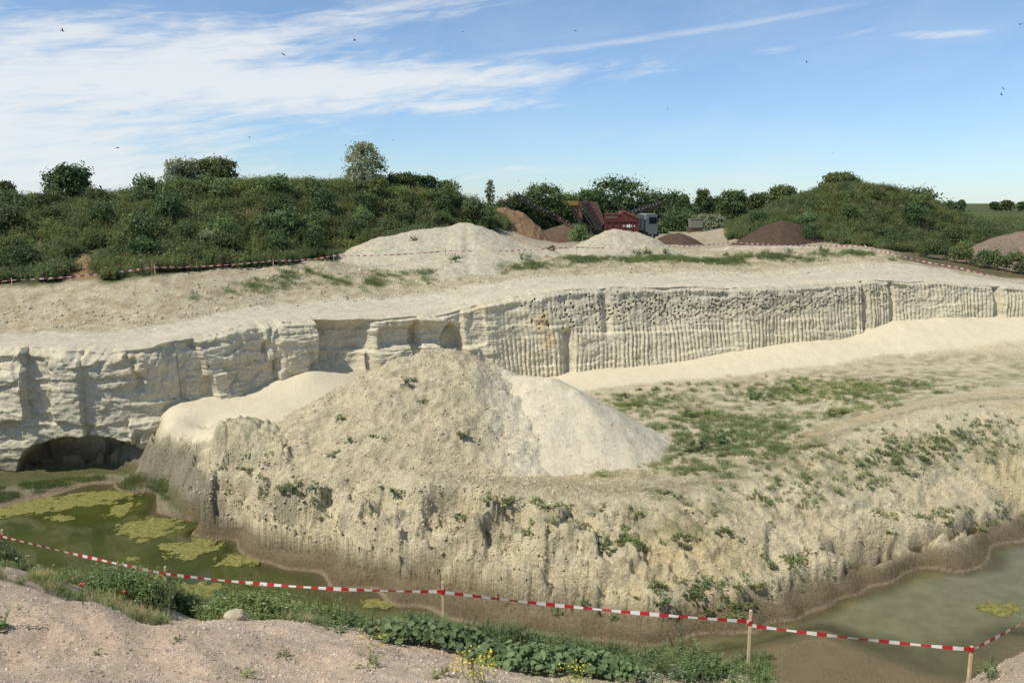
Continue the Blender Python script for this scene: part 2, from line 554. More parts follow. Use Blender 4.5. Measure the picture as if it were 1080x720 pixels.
# near bank, surveyed as (px, py, Y)
near_pts = [(0, 0, 11.9), (-3, 2, 11.3), (3, 2, 11.3), (0, -6, 12), (-15, -4, 11.8), (15, -4, 11.8), (-30, 0, 10.5), (30, 0, 10.5),
            (0, 5, 9.7), (-8, 5, 9.8), (8, 5, 9.2), (16, 6, 8.9), (-18, 6, 9.3)]
PY(near_pts, [(-80, 600, 14.5), (0, 622, 13.8), (60, 633, 13.6), (120, 644, 13.4), (170, 662, 12.8), (215, 690, 11.5), (60, 690, 11.2), (0, 700, 10.8), (140, 715, 10.4),
              (300, 712, 11.0), (390, 690, 12.3), (440, 705, 11.6), (500, 716, 11.3), (300, 668, 13.3), (235, 655, 14.3), (350, 680, 13.0), (450, 690, 12.8), (560, 712, 12.6), (640, 722, 12.4), (740, 738, 12.0),
              (850, 760, 11.5), (960, 765, 11.4), (1040, 722, 12.2), (1080, 690, 12.6), (1150, 668, 12.9),
              # behind the gravel crest
              (20, 604, 17.8), (60, 612, 16.8), (165, 664, 14.6), (178, 661, 15.5), (176, 655, 16.6), (170, 672, 13.6), (110, 640, 16.2), (0, 588, 21.5), (174, 643, 17.8), (250, 656, 17.0), (330, 668, 16.2), (400, 672, 15.8), (467, 672, 15.6), (560, 688, 15.2), (660, 705, 14.9), (792, 714, 14.8), (900, 745, 14.0), (1025, 738, 14.0), (1080, 712, 14.6), (1150, 650, 16.5), (1300, 600, 19)])
near_pts += [(-26, 23, 3.6), (-19.5, 23.5, 2.4), (-14, 22.3, 1.6), (-10, 21.0, 1.7), (-6, 19.2, 1.9), (-2, 18.0, 1.8), (2, 17.6, 1.7), (5, 17.6, 1.6), (8.5, 16.6, 2.2), (12, 17, 2.6), (17, 20, 2.6),
             (-30, 27, 0), (-20, 26, 0), (-14, 25.0, 0), (-9, 23.3, 0), (-5, 21.6, 0), (-1, 21.0, 0), (2, 20.8, .0), (5, 21.2, 0.1), (11, 20.5, .1), (15, 21.5, 0), (20, 24, 0), (30, 30, 0),
             (-30, 32, -2), (-10, 28, -2), (0, 26, -2), (6, 27, -2), (12, 27, -2), (20, 30, -2), (40, 38, -2), (-50, 35, -2)]
# silt bar at the near edge of the right pond
for px, py, z in ((770, 700, .10), (800, 690, .10), (830, 682, .07), (868, 679, .05), (900, 690, .07), (930, 702, .10), (860, 702, .22), (800, 715, .3), (900, 718, .3), (975, 716, .05)):
    near_pts.append((*at_z(px, py, z)[:2], z))
for px, py in ((868, 664), (920, 684), (990, 706), (1020, 690), (760, 688), (1060, 670)):
    near_pts.append((*at_z(px, py, -.2)[:2], -.2))
NEAR = TPS(near_pts, 0.0005)


_cr = [(-330, 500), (-100, 490), (140, 480), (185, 470), (205, 463), (222, 456), (255, 450), (300, 452), (340, 482), (385, 503), (440, 519), (520, 522), (600, 527), (680, 531), (740, 522), (790, 508), (860, 480), (920, 464), (970, 448), (1020, 440), (1080, 434), (1200, 425), (1350, 415)]
_cp = np.array([at_z(a_, b_, 2.85) for a_, b_ in _cr])
CREST_AZ = np.arctan2(_cp[:, 0], _cp[:, 1])
CREST_R = np.hypot(_cp[:, 0], _cp[:, 1])


NICHES = []
for a_, b_, c_, d_ in ((474, 548, 1.05, .75), (541, 572, 1.15, .8), (440, 596, .75, .5), (600, 622, 1.0, .65), (655, 642, .8, .5), (246, 532, .9, .7), (287, 530, .6, .5), (345, 566, .7, .45), (700, 600, .7, .35), (395, 558, .55, .35), (320, 585, .5, .4)):
    h_ = first_hit(a_, b_, PIT, 22, 42, .02)
    NICHES.append((h_[0], h_[1], c_, d_))
CRACK = []
for a_, b_ in ((850, 600), (868, 593), (884, 587), (903, 594), (925, 590), (946, 583), (965, 577), (1000, 566), (1040, 550)):
    h_ = first_hit(a_, b_, PIT, 24, 40, .02)
    CRACK.append(tuple(h_))


def pit_height(x, y):
    """pit floor, embankment and pond bed with relief"""
    z = PIT(x, y)
    az_ = np.arctan2(x, y)
    r_ = np.hypot(x, y)
    dcl_ = edge_r(az_) - r_
    off_ = sstep(7.0, 9.5, dcl_)
    before = 1 - sstep(-.5, .35, r_ - np.interp(az_, CREST_AZ, CREST_R) + .9 * fbm(x * .5 + 3, y * .5, None, 3))   # in front of the crest
    face = sstep(.3, .6, z) * before * off_
    lft = 1 - sstep(.02, .30, az_)                              # rougher towards the left
    right = sstep(-.02, .25, az_)
    lc = 1 - .65 * (1 - sstep(-11.0, -9.0, x))
    # undercut scarp above the mud toe, and a second slump higher up
    wb = .22 * fbm(x * .45, y * .45, None, 3) + .12 * fbm(x * 2.1, y * 2.1, None, 3)
    zz = z + wb
    z = z + before * off_ * (.34 + .62 * lft) * sstep(.48, .54, zz) * (1 - sstep(1.2, 2.6, z)) * sstep(.12, .35, z)
    zz = z + .8 * fbm(x * .4 + 11, y * .4, None, 3) + .14 * fbm(x * 2.3, y * 2.3, None, 2)
    z = z + (1 - .5 * (1 - sstep(-11.0, -9.0, x))) * face * (.20 + .46 * lft) * (sstep(1.85, 2.0, zz) - sstep(1.2, 1.85, zz)) * (1 - sstep(2.5, 3.0, z))
    # gullies and slumped lumps
    z = z + lc * face * (.26 * lft + .16) * (ridged(x * .45 + .35 * y, y * .32 - .1 * x, None, 4) - .35)
    z = z + face * (.50 * lft + .16) * fbm(x * .5, y * .62, z * .6, 6, .58)
    wx_ = x + .35 * fbm(x * 1.3, y * 1.3, None, 3); wy_ = y + .35 * fbm(x * 1.3 + 20, y * 1.3, None, 3)
    cv, ce = cells(wx_ * .75, wy_ * .6, 3)
    z = z + lc * face * (.12 + .46 * lft) * (cv - .55) * sstep(.0, .10, ce) - face * .10 * lft * (1 - sstep(0, .12, ce))
    cv, ce = cells(wx_ * 2.3, wy_ * 2.0, 9)
    z = z + face * (.05 + .12 * lft) * (cv - .5) * sstep(.0, .14, ce)
    slump = (1 - sstep(-14.5, -13.2, x + .5 * fbm(x, y, None, 2))) * sstep(.5, .9, z) * (1 - sstep(2.3, 2.9, z))
    z = z + slump * .5 * (cv - .5)
    bil = np.abs(perlin(x * 1.5, y * 1.5, z)) + .5 * np.abs(perlin(x * 3.3, y * 3.3, z * 2))
    z = z + face * (.05 + .14 * lft) * (bil - .3)
    nose = sstep(3.0, 5.0, x) * (1 - sstep(11.5, 14, x))
    z = z + face * nose * .16 * (ridged(x * .95 + .75 * y, y * .18 - .12 * x, None, 3) - .35)
    # narrow rills that run down the face, and crusty little ledges
    ua = az_ * 31 + .45 * (r_ - 27) * sstep(-2, 5, x); vr = r_ * .22
    rill = np.exp(-(perlin(ua * .55 + .5 * fbm(x * .7, y * .7, None, 2), vr + 3) / .07) ** 2) + .7 * np.exp(-(perlin(ua * 1.3 + .6 * fbm(x * .9, y * .9, None, 2), vr * 1.3 + 9) / .09) ** 2)
    z = z - face * (.05 + .06 * lft) * rill * sstep(.5, .9, z) * sstep(-.25, .35, fbm(x * .28 + 14, y * .28, None, 3)) * (1 - .6 * (1 - sstep(-10.5, -8.5, x))) * (1 - .55 * sstep(7, 12, x))
    q = z * 3.1 + 1.1 * fbm(x * .7 + 2, y * .7, None, 3) + .25 * fbm(x * 3, y * 3, None, 2)
    fq = q - np.floor(q)
    z = z + face * (.10 + .14 * lft) * (sstep(.66, .80, fq) - fq) * sstep(-.2, .25, fbm(x * .5 + 30, y * .5, None, 2))
    for bx_, by_, br_, bd_ in NICHES:
        i = np.where((np.abs(x - bx_) < 1.9 * br_) & (np.abs(y - by_) < 2.2 * br_))
        if len(i[0]) == 0: continue
        u, v, zi = x[i], y[i], z[i]
        dn = np.hypot(u - bx_ + .22 * fbm(u * 1.6, v * 1.6, None, 3), (v - by_) * .85 + .22 * fbm(u * 1.6 + 9, v * 1.6, None, 3)) / br_
        z[i] = zi - bd_ * (1 - sstep(.72, 1.0, dn)) * (.55 + .45 * sstep(-1, 1, (v - by_) / br_)) * sstep(.35, .8, zi)
    i = np.where((x > 8) & (x < 19) & (y > 26) & (y < 36))
    if len(i[0]):
        u, v = x[i], y[i]
        cd, _ = seg_dist(u + .12 * fbm(u * 2.2, v * 2.2, None, 2), v + .12 * fbm(u * 2.2 + 5, v * 2.2, None, 2), CRACK)
        z[i] = z[i] - .8 * np.exp(-(cd / .15) ** 2) * sstep(-.45, .0, fbm(u * .5, v * .5 + 8, None, 2)) + .12 * np.exp(-(cd / .5) ** 2)
    z = z + before * sstep(2.3, 2.7, z) * .06 * fbm(x * 1.3, y * 1.3, None, 4)
    dry = sstep(.05, .4, z)
    z = z + dry * (.04 * fbm(x * .9 + 5, y * .9, None, 4) + .03 * lft * before * fbm(x * 6, y * 6, None, 3))
    # wheel ruts and lumps on the bench
    z = z + sstep(2.1, 2.5, z) * right * .05 * ridged(x * .9, y * .5, None, 3)
    z = z + dry * off_ * (.025 + .03 * lft) * fbm(x * 5, y * 5, None, 3) + dry * off_ * (.02 + .03 * lft) * ridged(x * 2.6, y * 2.6, None, 2)
    # waterline wander
    z = z + (1 - dry) * .05 * fbm(x * .7, y * .7, None, 3)
    return np.maximum(z, -1.3)


def near_height(x, y):
    z = NEAR(x, y)
    hi = sstep(.3, 2.0, z)
    z = z + hi * (.10 * fbm(x * .55, y * .55, None, 3) + .06 * fbm(x * 1.6, y * 1.6, None, 4) + .02 * fbm(x * 6, y * 6, None, 3))
    z = z + hi * .07 * ridged(x * .5 + y * .35, y * .22, None, 2)
    z = z + (1 - hi) * .03 * fbm(x * 1.1, y * 1.1, None, 3)
    return np.maximum(z, -1.3)


def ground_low(x, y):
    return np.maximum(near_height(x, y), pit_height(x, y))


# ------------------------------------------------------------------ cliff line
CT = [(-330, 345, 34.5), (-150, 357, 37.5), (-60, 362, 38.5), (0, 365, 39), (60, 367, 39.2), (125, 371, 39.5), (160, 366, 40.3), (190, 360, 41.5), (265, 342, 45), (335, 336, 47.5), (400, 336, 49),
      (470, 331, 51), (500, 322, 52), (540, 312, 53.2), (620, 304, 54.8), (700, 302, 56.3), (800, 302, 57.8), (860, 300, 59), (930, 295, 61), (980, 296.5, 62), (1040, 301, 63),
      (1085, 304, 63.5), (1200, 312, 63), (1350, 322, 60)]
ctp = np.array([list(at_y(*c)) + [c[0]] for c in CT])
_sl = np.concatenate([[0], np.cumsum(np.hypot(np.diff(ctp[:, 0]), np.diff(ctp[:, 1])))])
S = np.arange(0, _sl[-1], 0.05)


def smooth1(a, k):
    ker = np.hanning(2 * k + 1); ker /= ker.sum()
    return np.convolve(np.pad(a, k, mode='edge'), ker, 'valid')


cx, cy, cz, cu = [smooth1(np.interp(S, _sl, ctp[:, i]), 22) for i in range(4)]
tx, ty = np.gradient(cx), np.gradient(cy)
tl = np.hypot(tx, ty)
nx_, ny_ = smooth1(ty / tl, 30), smooth1(-tx / tl, 30)
caz = np.arctan2(cx, cy)
crr = np.hypot(cx, cy)


def edge_r(az):
    return np.interp(az, caz, crr)


# ------------------------------------------------------------------ plateau survey
plat_pts = [tuple(p[:3]) for p in ctp]
PY(plat_pts, [(-330, 330, 40), (-150, 338, 43), (0, 345, 45), (100, 342, 45.5), (180, 338, 46.5), (235, 323, 50), (300, 317, 53), (400, 308, 56.5), (470, 300, 58.5), (540, 292, 60), (620, 290, 61.5), (700, 290, 63), (800, 285, 66), (850, 278, 68), (900, 271, 70), (960, 279, 68), (1020, 289, 68), (1080, 299, 66.5), (1200, 308, 65),
              # berm top
              (-150, 312, 47), (0, 301, 50), (60, 294, 51.5), (100, 292, 52), (160, 286, 53), (230, 285, 55), (300, 281, 58), (345, 277, 60), (400, 292, 59.5), (470, 284, 61.3), (540, 279, 62.6), (620, 277, 64), (700, 276, 65.5), (800, 271, 69), (860, 266, 71.5), (905, 264, 73),
              (420, 276, 64), (500, 272, 66), (600, 269, 68), (700, 268, 69.5), (940, 267, 76), (1000, 282, 70.5), (1080, 296, 67.5), (700, 250, 98), (740, 249, 100), (765, 250, 96), (700, 244.5, 118), (740, 244.5, 118), (770, 245, 112),
              # behind
              (0, 298, 53), (160, 284, 56), (280, 277, 60.5), (360, 271, 66), (560, 262, 78), (640, 259, 80), (700, 258, 82), (780, 259, 80), (860, 260, 79), (940, 263, 82), (1000, 268, 84), (1080, 272, 84),
              (-150, 309, 50)])
for px, y, z in ((560, 92, 9.3), (620, 92, 9.4), (700, 92, 9.4), (760, 92, 9.4), (560, 130, 9.3), (700, 130, 9.4), (620, 150, 9.3), (800, 150, 9.5), (1000, 150, 10.5), (1080, 150, 11), (1250, 150, 10.5), (300, 150, 9.5), (0, 150, 9.5), (-300, 120, 9.5)):
    plat_pts.append(((px - 540) / FOC * y, y, z))
# overgrown hill on the left and mound on the right (bare ground level)
PY(plat_pts, [(-300, 225, 62), (-100, 224, 66), (0, 224, 68), (75, 219, 70), (140, 216, 71), (190, 205, 72), (230, 203, 73), (310, 201, 76), (380, 203, 79), (450, 208, 82), (500, 217, 86), (535, 228, 92),
              (0, 262, 58), (120, 256, 60), (240, 250, 63), (340, 245, 68), (430, 240, 76), (480, 240, 82), (515, 243, 88)])
PY(plat_pts, [(60, 262, 58.5), (95, 258, 60), (100, 275, 56.5), (75, 285, 54.5)])
for px, y, z in ((0, 95, 11), (200, 98, 11.5), (380, 100, 11), (480, 108, 10)):
    plat_pts.append(((px - 540) / FOC * y, y, z))
PY(plat_pts, [(775, 246, 96), (800, 232, 98), (830, 217, 98), (870, 202, 97), (900, 199, 97), (940, 203, 97), (970, 214, 98), (1000, 228, 100), (1020, 240, 102),
              (820, 247, 88), (880, 240, 88), (940, 240, 89), (985, 252, 90), (800, 258, 84), (1080, 242, 104), (1080, 232, 125)])
PLAT = TPS(plat_pts, 0.0005)


def plat_height(x, y):
    z = PLAT(x, y)
    az = np.arctan2(x, y)
    r = np.hypot(x, y)
    d = r - edge_r(az)
    px = 540 + np.tan(az) * FOC
    rough = sstep(3.0, 5.5, d)
    z = z + .04 * fbm(x * .8, y * .8, None, 3)
    z = z + rough * (.16 * fbm(x * .7, y * .7, None, 4) + .07 * fbm(x * 2.4, y * 2.4, None, 3))
    # little scarp of the upper berm
    return z


# ------------------------------------------------------------------ colours of the ground (albedo)
C_SAND = np.array([.55, .478, .315]); C_PALE = np.array([.61, .54, .385]); C_GREY = np.array([.51, .46, .34])
C_MUD = np.array([.135, .102, .058]); C_DAMP = np.array([.26, .205, .125]); C_OCHRE = np.array([.44, .30, .13]); C_GRAV = np.array([.50, .375, .26])
C_PINK = np.array([.53, .415, .295]); C_GREEN = np.array([.095, .105, .042]); C_SOIL = np.array([.125, .075, .045]); C_BED = np.array([.085, .08, .035])


def lerp(a, b, t):
    t = np.asarray(t)[..., None]
    return a * (1 - t) + b * t


def low_colour(x, y, z, isnear):
    n1 = fbm(x * .25, y * .25, None, 4); n2 = fbm(x * 1.2 + 9, y * 1.2, None, 4); n3 = fbm(x * 4, y * 4 + 3, None, 3)
    az = np.arctan2(x, y); px = 540 + np.tan(az) * FOC
    c = np.broadcast_to(C_SAND, x.shape + (3,)).copy()
    c = lerp(c, C_GREY, sstep(-.1, .5, n2) * .6 * (1 - sstep(560, 760, px)))
    c = lerp(c, C_OCHRE, sstep(.1, .6, n1 + .4 * n3) * .35 * sstep(500, 800, px))
    # pale loose sand: talus and slide
    d = edge_r(az) - np.hypot(x, y)
    tal = sstep(0, 1, (6.3 - d + 1.2 * n1) / 1.5) * sstep(480, 560, px)
    slide = (1 - sstep(330, 360, px)) * sstep(150, 175, px) * sstep(2.35, 2.7, z + .2 * n2) * sstep(7.5, 6, d)
    slide = np.maximum(slide, (1 - sstep(330, 400, px)) * sstep(150, 170, px) * sstep(2.5, 2.9, z) * sstep(36.5, 38.5, y + 1.0 * n1))
    c = lerp(c, C_PALE, np.clip(np.maximum(tal, slide), 0, 1))
    # damp foot of the banks and mud near the water; also painted shade below the slide
    fc = (1 - sstep(-.3, .6, np.hypot(x, y) - np.interp(az, CREST_AZ, CREST_R))) * sstep(.5, .9, z)
    c = lerp(c, np.array([.30, .265, .185]), fc * sstep(.0, .4, fbm(x * .5 + 2, y * .7, None, 4)) * .75 * (1 - sstep(650, 800, px)))
    c = lerp(c, np.array([.22, .20, .10]), fc * sstep(.28, .45, n3 + .5 * n2) * .55)
    c = lerp(c, np.array([.46, .36, .19]), fc * sstep(-.2, .4, n1) * .5 * sstep(640, 800, px))
    damp = 1 - sstep(.55, .95, z + .22 * n1 + .14 * n2 + .2 * sstep(720, 860, px))
    bench = sstep(2.0, 2.2, z) * (1 - sstep(3.0, 3.3, z)) * sstep(430, 520, px) * (1 - np.clip(tal, 0, 1))
    c = lerp(c, np.array([.35, .305, .19]), bench * sstep(-.35, .35, n2 + .5 * n1) * .75)
    strip = np.exp(-((np.hypot(x, y) - np.interp(az, CREST_AZ, CREST_R) - 1.6 + .6 * n2) / .9) ** 2) * sstep(400, 470, px)
    c = lerp(c, np.array([.30, .25, .15]), strip * sstep(-.4, .2, n3) * .95)
    c = lerp(c, np.array([.44, .345, .18]), np.exp(-((np.hypot(x, y) - np.interp(az, CREST_AZ, CREST_R) - 3.4 + .8 * n1) / .7) ** 2) * sstep(430, 500, px) * .55)
    c = lerp(c, np.array([.17, .15, .11]), (1 - sstep(205, 235, px)) * (1 - sstep(2.0, 2.6, z + .2 * n2)) * .8)  # steep bank below the slide: shade of the overhang painted into the colour
    c = lerp(c, np.array([.165, .13, .076]), damp * .92)
    mud = 1 - sstep(.10, .45, z + .15 * n2)
    c = lerp(c, C_MUD, mud * .85)
    rim = np.exp(-((z - .035) / .03) ** 2)
    c = lerp(c, np.array([.30, .235, .15]), rim * .75)
    # greenish film on the cave shelf
    shelf = (1 - sstep(150, 190, px)) * (1 - sstep(.5, .8, z)) * sstep(.02, .15, z)
    c = lerp(c, lerp(np.array([.27, .25, .17]), C_GREEN, sstep(.16, .3, z + .1 * n2)), shelf * .8)
    under = 1 - sstep(-.30, -.02, z)
    c = lerp(c, C_BED, under * .85)
    # thin weeds tinting the bench
    grass = sstep(.05, .45, n2 + .5 * n1 + .1) * sstep(2.1, 2.3, z) * (1 - sstep(2.9, 3.2, z)) * sstep(640, 700, px) * (1 - tal) * sstep(5, 9, d)
    c = lerp(c, C_GREEN * 1.5, grass * .45)
    # near bank: pinkish gravel
    g = C_GRAV * (1 + .25 * n2[..., None]) + .0 * c
    g = lerp(g, C_PINK, sstep(-.2, .4, n1))
    g = lerp(g, C_PINK * .72, sstep(850, 1000, px) * .8)
    g = lerp(g, C_SAND * .85, sstep(430, 600, px) * (1 - sstep(800, 900, px)) * .6)
    g = lerp(C_MUD * 1.3, g, sstep(.3, 1.4, z))
    g = lerp(np.broadcast_to(np.array([.185, .145, .08]), g.shape), g, sstep(.05, .9, z))
    g = lerp(g, C_BED, under * .8)
    return np.where(isnear[..., None], g, c)


def polar_rows(r0, r1, n):
    return r0 * (r1 / r0) ** np.linspace(0, 1, n)


# low ground: near bank + pond bed + embankment + bench, out to under the cliff foot
azs = np.concatenate([np.linspace(R(-50), R(-34), 50, endpoint=False), np.linspace(R(-34), R(34), 740), np.linspace(R(34), R(50), 50)[1:]])
rout = edge_r(azs) + 1.0
fr = np.concatenate([np.linspace(0, .0, 1), np.linspace(.001, 1, 640)])
Rr = np.empty((680, len(azs)))
k0 = 60
Rr[:k0] = np.linspace(.6, 8.2, k0)[:, None]
tt = np.linspace(0, 1, 680 - k0 + 1)[1:]
Rr[k0:] = 8.2 * (rout[None] / 8.2) ** tt[:, None]
X = Rr * np.sin(azs)[None]; Y = Rr * np.cos(azs)[None]
ZN = np.full(X.shape, -9.0); ZP = np.full(X.shape, -9.0)
mn_ = Rr < 33; mp_ = Rr > 20
ZN[mn_] = near_height(X[mn_], Y[mn_]); ZP[mp_] = pit_height(X[mp_], Y[mp_])
isn = ZN > ZP
Zg = np.maximum(np.maximum(ZN, ZP), -1.3)
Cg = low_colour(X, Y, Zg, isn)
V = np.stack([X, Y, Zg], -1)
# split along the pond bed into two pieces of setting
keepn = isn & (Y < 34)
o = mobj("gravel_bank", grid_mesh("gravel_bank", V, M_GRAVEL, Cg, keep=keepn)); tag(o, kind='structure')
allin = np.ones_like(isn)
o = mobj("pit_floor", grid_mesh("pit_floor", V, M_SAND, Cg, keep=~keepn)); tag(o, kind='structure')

# ------------------------------------------------------------------ cliff wall
SEL = np.where((caz > R(-49)) & (caz < R(49)))[0]
sx, sy, sz, su, snx, sny, ss = cx[SEL], cy[SEL], cz[SEL], cu[SEL], nx_[SEL], ny_[SEL], S[SEL]
NV = 150
vv_ = np.linspace(0, 1, NV)
foot = PIT(sx + .9 * snx, sy + .9 * sny) - .45
foot = np.where(su < 190, -.25, foot)
topz = plat_height(sx, sy) + .22 * fbm(ss * .45, ss * 0 + 3.3, None, 3) - .10
SS, VV = np.meshgrid(ss, vv_)
UU = np.broadcast_to(su, SS.shape)
Zc = foot[None] + (topz - foot)[None] * VV
hgt = (topz - foot)[None]
batter = np.interp(su, [0, 150, 335, 400, 480, 560, 1100], [.10, .14, .22, .16, .2, .30, .26])[None]
D = batter * (1 - VV) * hgt * .55
# big buttresses
D += .55 * fbm(SS * .16, Zc * .10, None, 2)
# blocks with sharp sides (left) in two layers
left = 1 - sstep(470, 540, UU)


def blocks(s, seed, wmin, wmax, amp):
    rr = np.random.default_rng(seed)
    edges = [s.min() - 3]
    while edges[-1] < s.max() + 3:
        edges.append(edges[-1] + rr.uniform(wmin, wmax))
    val = rr.uniform(-amp, amp, len(edges))
    til = rr.uniform(-.08, .08, len(edges))
    i = np.clip(np.searchsorted(edges, s) - 1, 0, len(edges) - 1)
    e = np.array(edges)
    return val[i] + til[i] * (s - e[i]) * 2


lay = sstep(.46, .50, VV + .05 * fbm(SS * .5, Zc * .5, None, 2))
sw = SS + .10 * fbm(SS * 1.2, Zc * 1.2, None, 3) + .15 * (VV - .5)
D += left * (blocks(sw, 5, 1.2, 3.4, .38) * lay + blocks(sw, 8, 1.0, 3.0, .34) * (1 - lay))
D += left * .16 * (1 - lay)
# the shaded re-entrant in the middle
D -= 1.15 * sstep(331, 336, UU) * (1 - sstep(372, 402, UU)) * (.35 + .65 * sstep(.05, .25, VV))
D -= .55 * sstep(398, 404, UU) * (1 - sstep(455, 475, UU)) * sstep(.5, .62, VV) * (1 - sstep(.80, .9, VV))
arch = ((UU - 478) / 13.0) ** 2 + ((VV - .45) / .42) ** 2
D -= .85 * (1 - sstep(.55, 1.0, arch))
arch = ((UU - 441) / 7.0) ** 2 + ((VV - .62) / .33) ** 2
D -= .45 * (1 - sstep(.6, 1.0, arch))
D += .30 * sstep(488, 492, UU) * (1 - sstep(505, 560, UU))
D -= .5 * np.exp(-((UU - 596) / 5.0) ** 2) * (1 - sstep(.5, .6, VV)) + .3 * np.exp(-((UU - 640) / 4.) ** 2) * sstep(.45, .5, VV)
D -= .4 * np.exp(-((UU - 914) / 3.) ** 2) + .35 * np.exp(-((UU - 945) / 3.) ** 2) + .7 * np.exp(-((UU - 1056) / 4.) ** 2)
# strata: small ledges
lz = Zc + .12 * fbm(SS * .35, Zc * .2, None, 3)
for zl, am in ((3.3, .16), (4.5, .20), (5.6, .16), (6.7, .10)):
    wv = zl + .45 * np.sin(SS * .11 + zl * 2) + .25 * fbm(SS * .3 + zl * 7, SS * 0 + zl, None, 3)
    am_ = am * sstep(-.25, .3, fbm(SS * .16 + zl * 3, SS * 0 + zl * 5, None, 2)) * np.where(UU > 520, .55, 1)
    D += am_ * (1 - sstep(-.04, .10, lz - wv)) - am * .4
# cracks in the left wall
D -= left * .30 * sstep(.80, .97, ridged(SS * .35 + .3 * fbm(SS * .8, Zc * .8, None, 2) + 4, Zc * .13, None, 2)) * sstep(-.2, .2, fbm(SS * .4, Zc * .6 + 9, None, 2))
# broken facets and fine bedding on the left wall, rough crust above the grooves
fx = SS * .55 + .12 * fbm(SS * 1.1, Zc * 1.1, None, 3); fz = Zc * .85 + .10 * fbm(SS * .9 + 8, Zc * 1.1, None, 3)
cv, ce = cells(fx, fz, 5)
D += left * .20 * (cv - .5) * sstep(0, .06, ce)
cv, ce = cells(fx * 2.3, fz * 2.6, 2)
D += (left * .07 + (1 - left) * .07) * (cv - .5) * sstep(0, .1, ce)
D += (.012 + .022 * left) * np.sign(np.sin(lz * 11 + 2 * fbm(SS * .4, Zc * .5, None, 3))) * sstep(-.1, .3, fbm(SS * .5, Zc * .9 + 3, None, 2))
# bucket tooth grooves
per = .31
ph = SS / per + 1.0 * fbm(SS * .35, Zc * .25, None, 3) + .35 * fbm(SS * .13, Zc * 0, None, 2)
tooth = np.abs(np.sin(np.pi * ph)) ** .7
zone = np.maximum(sstep(480, 560, UU), .45 * sstep(170, 240, UU) * (1 - sstep(330, 336, UU)) * (.4 + .6 * sstep(.3, .5, VV)))
zmod = .45 + .55 * sstep(.1, .6, .5 + fbm(SS * .22, Zc * .8, None, 2) + .25 * (VV < .55))
upz = sstep(.50, .58, VV + .06 * fbm(SS * .3, SS * 0 + 2, None, 2)) * (1 - sstep(850, 900, UU))
zmod = zmod * (1 - .72 * upz) * sstep(-.55, .1, fbm(SS * .17 + 5, Zc * .35, None, 3)) * 1.15
gi_ = np.floor(ph).astype(np.int64) & 255
D += zone * zmod * .135 * (tooth - .6) * (.45 + 1.1 * _perm[gi_] / 255.0)
D += zone * .05 * (_perm[gi_ + 60] / 255.0 - .5)
# roughness
D += (.11 - .06 * left) * fbm(SS * .8, Zc * .9, None, 5, .6) + .06 * fbm(SS * 2.6, Zc * 4.2, None, 3) + left * .06 * ridged(SS * .5, Zc * 1.1, None, 3)
rag = sstep(.80, .97, VV)
D += rag * .22 * fbm(SS * 1.1 + 40, Zc * 1.5, None, 3)
# crumbly cut layer under the lip
D -= .22 * np.exp(-((VV - .90) / .05) ** 2) * sstep(-.1, .3, fbm(SS * .3 + 7, SS * 0, None, 2))
# rounded lip
D -= .35 * sstep(.93, 1.0, VV) ** 2
# cave under the left wall
archz = np.interp(su, [-400, 6, 10, 16, 30, 62, 100, 130, 150, 172, 190, 200], [.4, .5, 1.0, 1.5, 1.95, 2.25, 2.2, 1.75, 1.35, 1.0, .5, .2])[None]
archz = archz + .18 * fbm(SS * 1.0, SS * 0 + 1.7, None, 3)
incave = (1 - sstep(-.14, .05, Zc - archz)) * ((UU > 2) & (UU < 205))
D -= 2.6 * incave * sstep(3, 14, UU) * (1 - sstep(176, 200, UU))
# sand martin burrows
hr = np.random.default_rng(3)
hx = []
while len(hx) < 540:
    u = hr.uniform(560, 985); v = np.clip(hr.normal(.74, .10), .52, .95)
    if u < 650 and hr.random() < .55: continue
    if u > 900 and hr.random() < .5: continue
    hx.append((u, v))
for u in (182, 215, 540, 552, 590):
    hx.append((u, hr.uniform(.5, .9)))
us0 = np.interp([h[0] for h in hx], su, ss)
hole = np.zeros_like(D)
for (u, v), s0 in zip(hx, us0):
    i0 = int(np.searchsorted(ss, s0)); j0 = int(v * (NV - 1))
    i1, i2, j1, j2 = max(0, i0 - 3), i0 + 4, max(0, j0 - 3), j0 + 4
    rad = hr.uniform(.045, .068)
    dd = np.hypot(SS[j1:j2, i1:i2] - s0, Zc[j1:j2, i1:i2] - Zc[j0, min(i0, len(ss) - 1)])
    hole[j1:j2, i1:i2] = np.maximum(hole[j1:j2, i1:i2], (dd < rad) * 1.0)
D -= .40 * hole
D = np.maximum(D, -.65 - 4 * (1 - VV))
Xc = sx[None] + snx[None] * D
Yc = sy[None] + sny[None] * D
# cap that rolls back on to the plateau
cap = []
for k, bk in enumerate((.2, .5, .9, 1.6, 1.9)):
    u_ = sstep(.2, 1.5, bk)
    o_ = (.2, .5, 1.0, 2.3, 2.9)[k]
    bx = (Xc[-1] - snx * bk) * (1 - u_) + (sx - snx * o_) * u_; by = (Yc[-1] - sny * bk) * (1 - u_) + (sy - sny * o_) * u_
    t = sstep(0, .9, bk)
    cap.append(np.stack([bx, by, Zc[-1] * (1 - t) + (plat_height(bx, by) + .015) * t - (.3 if k == 4 else 0)], -1))
Vc = np.concatenate([np.stack([Xc, Yc, Zc], -1), np.array(cap)], 0)
n1 = fbm(SS * .5, Zc * .8, None, 4); n2 = fbm(SS * .12, Zc * 3.0, None, 3); n3 = fbm(SS * 2.5, Zc * 2.5, None, 3)
base = np.array([.56, .50, .36])
Cc = np.broadcast_to(base, Xc.shape + (3,)) * (1 + .14 * n2 + .12 * n1)[..., None]
